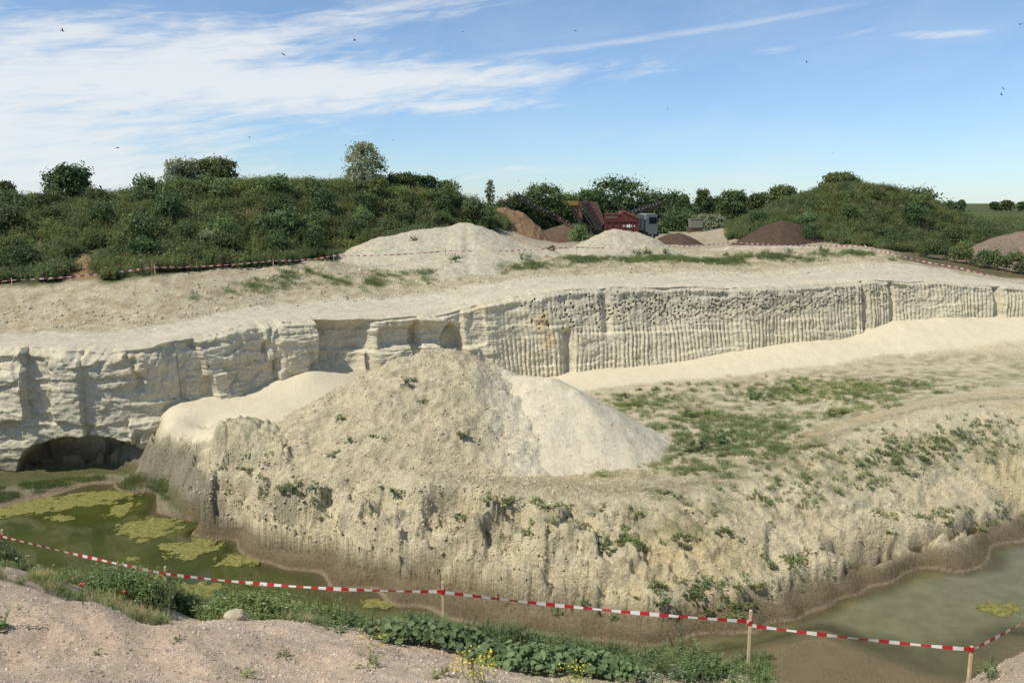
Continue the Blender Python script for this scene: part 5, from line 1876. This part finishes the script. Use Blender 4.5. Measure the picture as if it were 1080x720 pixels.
# rubble on the far berms
n = 9000
az = g.uniform(R(-33), R(25), n); d_ = g.uniform(5.5, 15, n); r_ = edge_r(az) + d_
x = r_ * np.sin(az); y = r_ * np.cos(az)
z = np.array(plat_height(x, y))
m = (fbm(x * .5, y * .5, None, 3) > -.1) & ~hill_test(x, y) & ((px_of(x, y) > 340) | (d_ < 11))
P = np.stack([x, y, z], 1)[m]
clods2 = [src("rubble_stone", rock_mesh("rubble_stone", np.random.default_rng(40 + k), M_CLOD)) for k in range(4)]
scatter("berm_rubble", P, clods2, .06 + .22 * g.random(len(P)) ** 3, "pale stones and clods scattered over the far berm", "rubble", tilt=.6, seed=6)

# ================================================================== plants in the pit
gsrc = [src("grass_tuft", grass_mesh("grass_tuft", np.random.default_rng(k), .34, .22, 46, M_GRASS, .016)) for k in range(4)]
gsrc += [src("grass_tuft", weed_mesh("grass_tuft", np.random.default_rng(10 + k), .30, .26, 16, 7, .10, M_GRASS, .4, .3)) for k in range(3)]
n = 30000
az = g.uniform(R(3), R(36), n); r_ = g.uniform(32, 56, n)
x = r_ * np.sin(az); y = r_ * np.cos(az); px = px_of(x, y); z = pit_height(x, y)
dcl = edge_r(az) - r_
dens_ = .85 * fbm(x * .22 + 3, y * .22, None, 3) + .85 * fbm(x * .9, y * .9, None, 3) + .15 * np.exp(-((px - 780) / 130.) ** 2) * np.exp(-((y - 40) / 5.) ** 2)
# photo-visible green drifts across the bench
for (qx, qy, rx, ry, am) in ((770, 463, 70, 22, .5), (735, 438, 45, 7, .6), (845, 415, 90, 9, .55), (860, 445, 70, 10, .55), (900, 410, 110, 7, .45), (690, 421, 40, 6, .5), (640, 425, 40, 8, .35), (930, 425, 70, 10, .3), (700, 470, 40, 18, .35), (735, 508, 55, 10, .45)):
    c_ = at_z(qx, qy, 2.4); e_ = at_z(qx, qy - ry, 2.4)
    dens_ += am * np.exp(-((x - c_[0]) / (rx / FOC * c_[1])) ** 2 - ((y - c_[1]) / max(.5, abs(e_[1] - c_[1]))) ** 2)
m = (z > 2.0) & (dcl > 5.5) & (px > 625) & (dens_ > .46 + .20 * g.normal(size=n)) & (g.random(n) < .42) & (fbm(x * 2.2, y * 2.2, None, 2) > -.22) & (z < 3.15)
# keep the pale cone clear
hs = HEAPS[1]
hi = np.clip(((x - hs[6]) / hs[8]).astype(int), 0, hs[5].shape[1] - 1); hj = np.clip(((y - hs[7]) / hs[8]).astype(int), 0, hs[5].shape[0] - 1)
inside = (x > hs[6]) & (x < hs[3].max()) & (y > hs[7]) & (y < hs[4].max()) & (hs[5][hj, hi] > z)
m &= ~inside
P = np.stack([x, y, z], 1)[m]
print("bench grass", len(P))
scatter("bench_grass", P, gsrc, g.uniform(.3, .85, len(P)), "thin green grass and weeds spread over the pit floor", "grass", tilt=.1, seed=7)

# low growth on the cave shelf and fringe grass on the berm
n = 2600
px = g.uniform(-60, 178, n); py = np.interp(px, [-60, 0, 60, 105, 178], [522, 512, 503, 499, 514]) + g.uniform(1, 13, n)
pp = np.array([at_z(a, b_, .28) for a, b_ in zip(px, py)])
pp[:, 2] = pit_height(pp[:, 0], pp[:, 1])
pp = pp[(pp[:, 2] > .1) & (fbm(pp[:, 0] * .9, pp[:, 1] * .9, None, 3) > -.1)]
scatter("shelf_moss", pp, [src("moss_tuft", grass_mesh("moss_tuft", np.random.default_rng(5), .12, .2, 40, M_GRASS, .02))], g.uniform(.5, 1.3, len(pp)), "low green growth along the wet shelf under the cave", "moss", seed=8)
n = 5200
px = g.uniform(200, 920, n)
az = np.arctan((px - 540) / FOC)
bw = np.interp(px, [-300, 100, 180, 235, 300, 540, 800, 900], [5.2, 5.2, 5.0, 5.5, 6.2, 6.2, 7.8, 8.5])
d_ = bw + 3.5 + g.normal(0, .8, n)
r_ = edge_r(az) + d_
x = r_ * np.sin(az); y = r_ * np.cos(az)
m = fbm(x * .35, y * .35, None, 3) + .15 * g.normal(size=n) > np.interp(px, [200, 350, 500, 600, 900], [.35, .15, .12, .06, .06])
scatter("berm_grass", rows(plat_height, x[m], y[m]), [src("berm_tuft", grass_mesh("berm_tuft", np.random.default_rng(6 + k), .5, .3, 50, [M_GRASS, M_WEED][k % 2], .02)) for k in range(4)], g.uniform(.35, .8, int(m.sum())), "strip of green grass and weeds along the far berm", "grass", seed=9)

# drifts of small tufts on the embankment
T_ = []
for (qx, qy, rx, ry, n_) in ((985, 474, 60, 20, 130), (935, 482, 40, 14, 60), (1040, 462, 45, 18, 70), (662, 577, 28, 6, 40), (722, 577, 14, 5, 14), (1005, 553, 70, 9, 60), (730, 640, 80, 14, 80), (610, 560, 60, 20, 30), (255, 505, 26, 26, 40), (305, 545, 45, 22, 55),
                              (820, 605, 40, 14, 30), (850, 500, 60, 16, 40), (560, 540, 60, 16, 30), (690, 480, 40, 22, 40), (480, 470, 20, 20, 14), (760, 535, 80, 20, 40), (900, 520, 80, 20, 40)):
    for _k in range(int(n_ * .75)):
        h_ = first_hit(qx + g.normal(0, rx * .6), qy + g.normal(0, ry * .6), PIT, 22, 48, .15)
        if h_ is not None and h_[2] > .3: T_.append(h_)
T_ = np.array(T_)
T_[:, 2] = pit_height(T_[:, 0], T_[:, 1])
scatter("bank_tufts", T_, [src("bank_tuft", weed_mesh("bank_tuft", np.random.default_rng(610 + k), .26, .22, 12, 7, .10, [M_WEED, M_GRASS][k % 2], .5, .4)) for k in range(4)], g.uniform(.3, .95, len(T_)), "small green tufts growing in drifts over the embankment", "tufts", tilt=.2, seed=15)

# single weeds in the pit
weeds = [weed_mesh("weed", np.random.default_rng(500 + k), .5, .35, 14, 9, .17, M_WEED, .5, .35) for k in range(5)]
SPOT_E = ((370, 465, "just left of the middle of the spoil heap's front"), (352, 480, "low on the spoil heap above the left crest"), (445, 425, "in the middle of the spoil heap below its peak"), (488, 460, "where the spoil heap meets the pale cone"),
          (300, 470, "under the little peak at the left shoulder of the spoil heap"), (430, 405, "close under the peak of the spoil heap"), (360, 440, "on the left ridge of the spoil heap"), (395, 460, "on the spoil heap halfway between ridge and crest"),
          (300, 520, "on the steep left face of the embankment"), (262, 497, "at the left corner of the embankment crest"), (335, 522, "on the embankment face below the left foot of the spoil heap"), (420, 524, "on the embankment crest below the spoil heap"),
          (485, 545, "on the embankment face below the foot of the pale cone"), (540, 530, "on the embankment crest in front of the pale cone"), (575, 535, "on the embankment crest just right of the pale cone's foot"), (562, 565, "half way down the embankment below the pale cone"),
          (640, 580, "left end of the green row on the middle of the embankment"), (657, 576, "second plant of the green row on the middle of the embankment"), (673, 577, "right end of the green row on the middle of the embankment"), (722, 577, "alone on the embankment right of the green row"),
          (700, 520, "on the crest of the embankment right of the pale cone"), (760, 560, "on the yellowish middle of the embankment"), (850, 505, "on the crest where the embankment turns right"), (905, 492, "left of the leafy patch on the right embankment"),
          (935, 480, "at the top left of the leafy patch on the right embankment"), (958, 500, "at the bottom of the leafy patch on the right embankment"), (985, 472, "at the right of the leafy patch on the right embankment"), (1010, 460, "on the crest near the right edge"),
          (975, 486, "in the middle of the leafy patch on the right embankment"), (1000, 555, "near the right pond's shore under the leafy patch"), (1058, 542, "near the right pond's shore at the right edge"), (940, 562, "just above the dark crack over the right pond"),
          (700, 642, "on the muddy foot below the lone plant, left one of two"), (735, 640, "on the muddy foot below the lone plant, right one of two"), (800, 630, "on the muddy foot behind the fourth post"))
weed_pts = {}
for k, (px, py, wh) in enumerate(SPOT_E):
    hit = first_hit(px, py, lambda x, y: surf_arr(x, y, pit_height), 22, 60, .1)
    if hit is None: continue
    o = mobj("weed", weeds[k % 5], None, (hit[0], hit[1], hit[2] - .03))
    s_ = random.uniform(.40, .75)
    o.rotation_euler = (0, 0, random.uniform(0, 6.28)); o.scale = (s_ * 1.3, s_ * 1.3, s_ * .6)
    tag(o, "small green weed " + wh, "weed", "weeds on the spoil heap and embankment")
for k, (px, py, sc, wh) in enumerate(((668, 425, .9, "right plant of the dark pair beside the pale cone"), (658, 417, .8, "left plant of the dark pair beside the pale cone"), (692, 409, .7, "nearest the foot of the bright talus"), (673, 409, .5, "tiny and dark above the pair beside the pale cone"),
                                      (728, 438, 1.2, "left half of the green drift in the middle"), (752, 437, 1.0, "right half of the green drift in the middle"), (752, 466, 1.5, "tallest in the big patch right of the pale cone"), (738, 476, 1.4, "near edge of the big patch beside the pale cone"),
                                      (800, 420, 1.2, "left of the bright green plant near the talus"), (845, 415, 1.3, "bright green and round near the talus"), (878, 447, 1.3, "bushy, in front of the embankment's right crest"), (905, 411, .9, "at the right end of the drift near the talus"))):
    p = at_z(px, py, 2.4); z = surf(p[0], p[1], pit_height)
    o = mobj("weed", weeds[k % 5], None, (p[0], p[1], z - .02))
    o.rotation_euler = (0, 0, random.uniform(0, 6.28)); o.scale = (sc * 1.3, sc * 1.3, sc * .75)
    tag(o, "weed clump on the pit floor, " + wh, "weed", "weed clumps on the pit floor")
for k, (px, py, wh) in enumerate(((672, 268, "in front of the short sand heap, the left of a close pair"), (682, 269, "in front of the short sand heap, the right of a close pair"), (702, 267, "at the right foot of the short sand heap"), (765, 270, "below the far tape post right of the small soil heap"),
                                  (806, 268, "on the low berm below the dark soil heap"), (832, 267, "on the low berm right of the dark soil heap"), (870, 266, "on the low berm left of the double post"), (900, 268, "on the low berm under the double post"),
                                  (435, 254, "on the left slope of the long sand heap"), (556, 274, "at the left foot of the small pale mound"), (545, 282, "on the berm lip below the right end of the long sand heap"), (478, 276, "at the foot of the long sand heap"), (940, 275, "beside the tape where it bends down"))):
    q = first_hit(px, py, lambda x, y: surf_arr(x, y, plat_height), 55, 90, .1)
    if q is None: continue
    o = mobj("weed", weeds[k % 5], None, (q[0], q[1], q[2] - .03))
    o.rotation_euler = (0, 0, random.uniform(0, 6.28)); s_ = random.uniform(.8, 1.4); o.scale = (s_, s_, s_)
    tag(o, "dark weed tuft " + wh, "weed", "weeds on the far berm")

# ================================================================== near bank vegetation
g = np.random.default_rng(55)


def near_hit(px, py, y0=9.0):
    return first_hit(px, py, near_height, y0, 27, .06)


bsrc = [src("bank_weed", weed_mesh("bank_weed", np.random.default_rng(700 + k), .50, .26, 15, 12, .085, [M_LEAF_MID, M_LEAF_BROAD, M_LEAF_MID, M_WEED][k % 4], .5, .2)) for k in range(6)]
bsrc += [src("bank_weed", grass_mesh("bank_weed", np.random.default_rng(720 + k), .5, .2, 50, M_GRASS, .010)) for k in range(1)]
# dense bank weeds between gravel crest and pond
n = 40000
x = g.uniform(-20, 12, n); y = g.uniform(12.4, 25.5, n); z = near_height(x, y); px = px_of(x, y)
yin = np.interp(px, [-100, 0, 60, 130, 175, 230, 300, 400, 560, 700, 830, 1100], [20.0, 19.2, 18.0, 16.7, 16.9, 16.4, 15.7, 15.4, 14.2, 13.2, 13.2, 13.2])
m = (y > yin + .5 * fbm(x * .7, y * .7, None, 2)) & (z > .12) & (px > -80) & (px < 835)  & (z < 5.8)
m &= (g.random(n) < np.interp(px, [0, 250, 400, 700, 835], [.95, .95, .5, .4, .25]))
for pxp, yp in ((174, 17.8), (2, 20.8), (467, 15.6), (792, 14.8)):
    xp = (pxp - 540) / FOC * yp
    m &= ~((np.abs(x - xp * y / yp) < (.34 if pxp > 300 else .62)) & (y < yp + .25) & (y > yp - 2.8))
P = np.stack([x, y, z], 1)[m]
print("bank weeds", len(P))
scatter("bank_weeds", P, bsrc, g.uniform(.55, 1.25, len(P)) * np.interp(px_of(P[:, 0], P[:, 1]), [0, 40, 90, 230, 400, 800], [.65, .8, 1.25, 1.2, .75, .7]), "dense green weeds on the slope between the near bank and the pond", "bank weeds", tilt=.15, seed=10)
# dry grass verge in front of the weeds at left
n = 5000
x = g.uniform(-15, -3, n); y = g.uniform(13.2, 20, n); z = near_height(x, y); px = px_of(x, y)
yv = np.interp(px, [-100, 0, 60, 130, 175, 230, 300, 400], [16.5, 16.2, 15.9, 15.6, 16.2, 15.9, 15.2, 14.6])
m = (np.abs(px - 174) > 24) & (np.abs(y - yv) < np.interp(px, [0, 130, 200], [1.5, 1.1, .8])) & (px < 330) & (fbm(x * .8, y * .8, None, 3) > -.05)
P = np.stack([x, y, z], 1)[m][:1300]
scatter("verge_grass", P, [src("verge_tuft", grass_mesh("verge_tuft", np.random.default_rng(730 + k), .26, .16, 44, [M_GRASS, M_DRYGRASS, M_DRYGRASS][k], .007)) for k in range(3)] +
        [src("verge_tuft", weed_mesh("verge_tuft", np.random.default_rng(735 + k), .30, .16, 12, 9, .055, M_WEED, .5, .3)) for k in range(3)], g.uniform(.4, .9, len(P)), "pale dry grass and herbs behind the gravel crest", "verge grass", seed=11)
# cream flower heads among the bank weeds
n = 900
x = g.uniform(-17, -4, n); y = g.uniform(15, 23, n); z = near_height(x, y); px = px_of(x, y)
yin = np.interp(px, [-100, 0, 60, 130, 175, 230, 300, 400], [20.0, 19.2, 18.0, 16.9, 17.4, 16.6, 15.9, 15.6])
m = (y > yin - .8) & (px > -30) & (px < 330) & (z > 1.0)
P = np.stack([x, y, z + g.uniform(.3, .62, n)], 1)[m][:130]


def flower_mesh(name, rg, rad, n, mat, sph=.6):
    d = rand_unit(n, rg); d[:, 2] *= sph
    return leaves_mesh(name, d * rad * .6, np.cross(d, rand_unit(n, rg)), d, rad * .9, rad * .7, mat, np.full(n, .7))


scatter("bank_flowers", P, [src("flower_head", flower_mesh("flower_head", np.random.default_rng(5), .045, 14, M_CREAM))], g.uniform(.5, 1.1, len(P)), "small cream flowers dotted among the bank weeds at left", "flowers", seed=12)


def broadleaf(name, label, px0, px1, rows_, seed, nl, leaf, cat='leafy plant'):
    """dome-like patch of broad overlapping leaves; rows_ = (px, py ground, height m)"""
    rg = np.random.default_rng(seed)
    cs, ax, nr, sz, br = [], [], [], [], []
    base = [near_hit(a, b_, 11) for a, b_, h in rows_]
    c0 = np.mean([b_ for b_ in base], axis=0)
    for k in range(nl):
        i = rg.uniform(0, len(rows_) - 1.001); j = int(i); f = i - j
        b_ = base[j] * (1 - f) + base[j + 1] * f; h = rows_[j][2] * (1 - f) + rows_[j + 1][2] * f
        a = rg.uniform(0, 6.283); rr = .55 * math.sqrt(rg.random())
        ox, oy = rr * math.cos(a), rr * math.sin(a) * 1.2
        zz = h * math.sqrt(max(0, 1 - (rr / .6) ** 2)) * rg.uniform(.55, 1.05)
        gz = float(NEAR(np.array([b_[0] + ox]), np.array([b_[1] + oy]))[0])
        cs.append((b_[0] + ox - c0[0], b_[1] + oy - c0[1], gz + zz - c0[2]))
        t = rg.normal(0, .35, 2)
        nr.append((ox * 1.1 + t[0], oy * 1.1 + t[1] - .25, .8)); b2 = rg.uniform(0, 6.28)
        ax.append((math.cos(b2) + ox, math.sin(b2) + oy, -.25)); sz.append(leaf * rg.uniform(.45, 1.5)); br.append(np.clip(rg.normal(.45, .32), 0, 1))
    cs, ax, nr, sz, br = map(np.array, (cs, ax, nr, sz, br))
    ax /= np.linalg.norm(ax, axis=1)[:, None]
    side = np.cross(ax, nr); side /= np.linalg.norm(side, axis=1)[:, None]
    up = np.cross(side, ax)
    # heart-shaped leaf outline, 8 points round a lowered midrib
    out = np.array([(-.5, 0, 0), (-.42, .32, .06), (-.05, .5, .1), (.3, .3, .05), (.55, 0, -.12), (.3, -.3, .05), (-.05, -.5, .1), (-.42, -.32, .06)])
    V = cs[:, None] + (ax[:, None] * out[None, :, 0:1] + side[:, None] * out[None, :, 1:2] * .9 + up[:, None] * out[None, :, 2:3]) * sz[:, None, None]
    mid = cs - up * .06 * sz[:, None]
    V = np.concatenate([V, mid[:, None]], 1)
    f = []
    for k in range(8): f.append((k, (k + 1) % 8, 8))
    F = (np.arange(len(cs))[:, None, None] * 9 + np.array(f)[None]).reshape(-1, 3)
    col = np.repeat(br, 9)[:, None] * np.ones((1, 3))
    root = empty(name, c0)
    tag(root, label, cat)
    mobj("foliage", raw_mesh("foliage", V.reshape(-1, 3), F, M_LEAF_BROAD, col), root)
    st = bmesh.new()
    for k in range(0, len(cs), 3):
        c = cs[k]
        gz = float(NEAR(np.array([c[0] + c0[0]]), np.array([c[1] + c0[1]]))[0]) - c0[2]
        tube(st, (c[0] * .97, c[1] * .97, gz - .05), c, .006, .004, 4)
    tag(bm_obj("stem", st, M_WEED, root), kind='stuff')
    return root


broadleaf("leafy_plant", "dark clump of broad leaves around the third post", 400, 520, [(405, 672, .3), (430, 674, .42), (460, 678, .48), (490, 686, .45), (515, 696, .34)], 1, 1150, .098)
broadleaf("leafy_plant", "dark clump of broad leaves right of the yellow flowers", 535, 665, [(545, 700, .36), (575, 704, .45), (605, 708, .48), (635, 710, .42), (660, 712, .28)], 2, 1150, .098)
broadleaf("leafy_plant", "narrow run of broad leaves joining the two leafy clumps", 510, 550, [(512, 696, .25), (530, 700, .28), (545, 702, .25)], 3, 240, .11)


def bush_near(px, py, w, h, nl, leaf, label, mat, seed, name='bush', asp=.5):
    p = near_hit(px, py, 11)
    if p is None: return
    o = mobj(name, weed_mesh(name, np.random.default_rng(seed), h, w * .5, nl // 14, 14, leaf, mat, asp, .25), None, (p[0], p[1], p[2] - .05))
    return tag(o, label, 'bush' if name == 'bush' else 'weed')


bush_near(615, 712, .55, .62, 420, .10, "upright leafy bush in the gap right of the broad leaves", M_WEED, 801) if False else None
bush_near(697, 706, .55, .55, 420, .10, "small upright bush left of the round bush near the fourth post", M_WEED, 802)
bush_near(728, 708, .85, .72, 700, .10, "round leafy bush between the broad leaves and the fourth post", M_WEED, 803)
bush_near(765, 716, .9, .35, 420, .09, "low green weed at the foot of the fourth post", M_WEED, 804, 'weed')
bush_near(700, 722, .9, .3, 300, .09, "low grey green weed below the two small bushes", M_LEAF_PALE, 805, 'weed')
bush_near(265, 640, .8, .45, 420, .08, "tall green weed clump right of the second post", M_LEAF_BROAD, 806, 'weed')
bush_near(370, 664, .8, .40, 420, .08, "green weed clump left of the broad leaves", M_LEAF_MID, 807, 'weed')
bush_near(0, 665, .35, .38, 140, .09, "single green weed on the gravel at the left edge", M_WEED, 808, 'weed')
bush_near(103, 690, .14, .20, 28, .06, "tiny sprig growing alone on the near gravel", M_WEED, 809, 'weed')
bush_near(190, 678, .3, .14, 60, .06, "small dark weed on the gravel crest below the second post", M_WEED, 810, 'weed')
bush_near(302, 692, .35, .28, 90, .06, "sparse weed on the second gravel hump", M_WEED, 811, 'weed')
bush_near(267, 716, .28, .25, 80, .07, "green weed at the bottom of the picture left of the yellow flowers", M_WEED, 812, 'weed')
bush_near(388, 705, .35, .22, 110, .07, "green weed with yellow buds at the left end of the gravel gully", M_WEED, 813, 'weed')
bush_near(465, 714, .28, .22, 110, .07, "small bright green tuft left of the yellow flowers", M_GRASS, 814, 'weed')
bush_near(1050, 712, .6, .3, 240, .07, "low weed beside the last visible post", M_WEED, 815, 'weed')


def yellow_plant(px, py, w, h, n, label, seed):
    p = near_hit(px, py, 11)
    if p is None: return
    rg = np.random.default_rng(seed)
    root = empty("yellow_flower", p)
    tag(root, label, "flower")
    mobj("stem", weed_mesh("stem", rg, h, w * .5, n, 5, .06, M_WEED, .3, .25), root)
    cs = []
    for k in range(n * 5):
        a = rg.uniform(0, 6.28); r = w * .62 * math.sqrt(rg.random())
        cs.append((r * math.cos(a), r * math.sin(a), h * rg.uniform(.55, 1.08)))
    cs = np.array(cs); d = rand_unit(len(cs), rg)
    tag(mobj("flower_head", leaves_mesh("flower_head", cs, np.cross(d, rand_unit(len(cs), rg)), d, .035, .03, M_YELLOW, np.full(len(cs), .7)), root), kind='stuff')


yellow_plant(502, 722, .55, .42, 34, "dense yellow flowering plant at the bottom between the leafy clumps", 1)
yellow_plant(608, 724, .5, .28, 16, "sparse yellow flowers in front of the right leafy clump", 2)
yellow_plant(390, 690, .5, .30, 9, "scattered yellow flowers on the gravel left of the broad leaves", 3)
yellow_plant(395, 650, .7, .5, 10, "yellow flowering stems among the weeds left of the third post", 4)


def poppy(px, py, label, seed):
    p = near_hit(px, py, 12)
    if p is None: return
    rg = np.random.default_rng(seed)
    root = empty("poppy", p); tag(root, label, "flower")
    bm = bmesh.new(); tube(bm, (0, 0, -.02), (.02, 0, .34), .006, .005, 5); tube(bm, (.03, 0, -.02), (-.05, .03, .26), .006, .004, 5); bm_obj("stem", bm, M_WEED, root)
    cs, ax, nr = [], [], []
    for q0, q1, q2 in ((.02, 0, .36),):
        for k in range(6):
            a = k / 6 * 6.283 + rg.uniform(-.2, .2)
            cs.append((q0 + .03 * math.cos(a), q1 + .03 * math.sin(a), q2 + .012)); ax.append((math.cos(a), math.sin(a), .45)); nr.append((-math.cos(a) * .5, -math.sin(a) * .5, 1))
    mobj("petal", leaves_mesh("petal", np.array(cs), np.array(ax), np.array(nr), .048, .052, M_POPPY, np.full(len(cs), .7)), root)


poppy(87, 638, "red poppy standing on the gravel crest, the left one of two", 1)
poppy(131, 641, "red poppy among yellowish herbs, the one nearer the second post", 2)

# pale boulder-like clods on the near bank
for px, py, s_, lab in ((248, 652, .42, "pale sandstone lump among the weeds right of the second post"), (163, 640, .22, "pale earth clod left of the second post"), (640, 700, .30, "pale lump half covered by the right leafy clump")):
    p = near_hit(px, py, 12)
    if p is None: continue
    bm = bmesh.new()
    bmesh.ops.create_icosphere(bm, subdivisions=4, radius=.5)
    for v in bm.verts:
        q_ = v.co * 1.0
        v.co = q_ * float(1 + .35 * fbm(np.array([q_.x * 2 + px]), np.array([q_.y * 2]), np.array([q_.z * 2]), 4, .6)[0])
        v.co.z *= .7
    me = bpy.data.meshes.new("clod"); bm.to_mesh(me); bm.free(); me.materials.append(M_CLOD)
    o = mobj("clod", me, None, tuple(p + np.array([0, 0, .05]))); o.scale = (s_, s_ * .8, s_ * .8)
    tag(o, lab, "clod")

# ================================================================== birds
def bird(px, py, Y, roll, rz, flap, label):
    p = at_y(px, py, Y)
    root = empty("bird", p, rz)
    root.rotation_euler = (roll, 0, rz)
    tag(root, label, "bird", "birds flying over the pit")
    bm = bmesh.new()
    for a, b_, r1, r2 in (((-.085, 0, 0), (-.02, 0, .003), .006, .018), ((-.02, 0, .003), (.04, 0, .004), .018, .016), ((.04, 0, .004), (.072, 0, .006), .016, .006)):
        tube(bm, a, b_, r1, r2, 7)
    bm_obj("body", bm, M_BIRD, root, True)
    for s in (-1, 1):
        bm = bmesh.new()
        prof = [(.03, .012), (.045, .07), (.0, .15), (-.03, .11), (-.03, .05), (-.03, .012)]
        top = [bm.verts.new((x, s * y * math.cos(flap) , .006 + y * math.sin(flap))) for x, y in prof]
        bot = [bm.verts.new((x, s * y * math.cos(flap), .001 + y * math.sin(flap))) for x, y in prof]
        bm.faces.new(top); bm.faces.new(bot[::-1])
        for k in range(6): bm.faces.new((top[k], bot[k], bot[(k + 1) % 6], top[(k + 1) % 6]))
        bm_obj("wing", bm, M_BIRD, root)
    bm = bmesh.new()
    for s in (-1, 1):
        bar(bm, (-.08, s * .003, 0), (-.125, s * .02, 0), .012, .004)
    bm_obj("tail", bm, M_BIRD, root)


for a in ((124, 156, 38, .2, .3, .1, "dark bird flying low over the hill between the lone tree and the paired trees"),
          (66, 33, 42, .9, 1.0, .5, "dark bird high in the white cloud at upper left"),
          (299, 58, 44, .5, 2.4, .2, "bird in the blue gap above the broad white cloud band"),
          (374, 43, 46, .3, .5, .6, "bird upper middle left, right of the bird in the blue gap"),
          (488, 34, 60, .4, 1.2, .4, "bird near the top of the sky left of the contrail"),
          (263, 145, 58, .2, .2, .3, "bird just under the cloud band above the paired trees"),
          (415, 148, 58, .3, 2.0, .4, "bird right of the tallest tree on the left hill"),
          (607, 33, 62, .4, .7, .4, "bird near the top of the sky under the contrail"),
          (704, 115, 42, 1.0, 1.3, .5, "dark bird in clear blue sky right of the cloud tips"),
          (851, 66, 58, .3, 2.2, .5, "bird in clear blue sky below the contrail at the right"),
          (1058, 94, 52, .8, 1.4, .3, "upper one of two birds close together at the right edge"),
          (1056, 100, 52, .9, 1.8, .5, "lower one of two birds close together at the right edge"),
          (1076, 26, 46, .2, .4, .4, "bird in the upper right corner of the sky"),
          (878, 162, 66, .3, 1.1, .4, "bird above the top of the round mound"),
          (547, 191, 66, .3, 1.1, .3, "bird just above the tip of the long conveyor")):
    bird(*a)
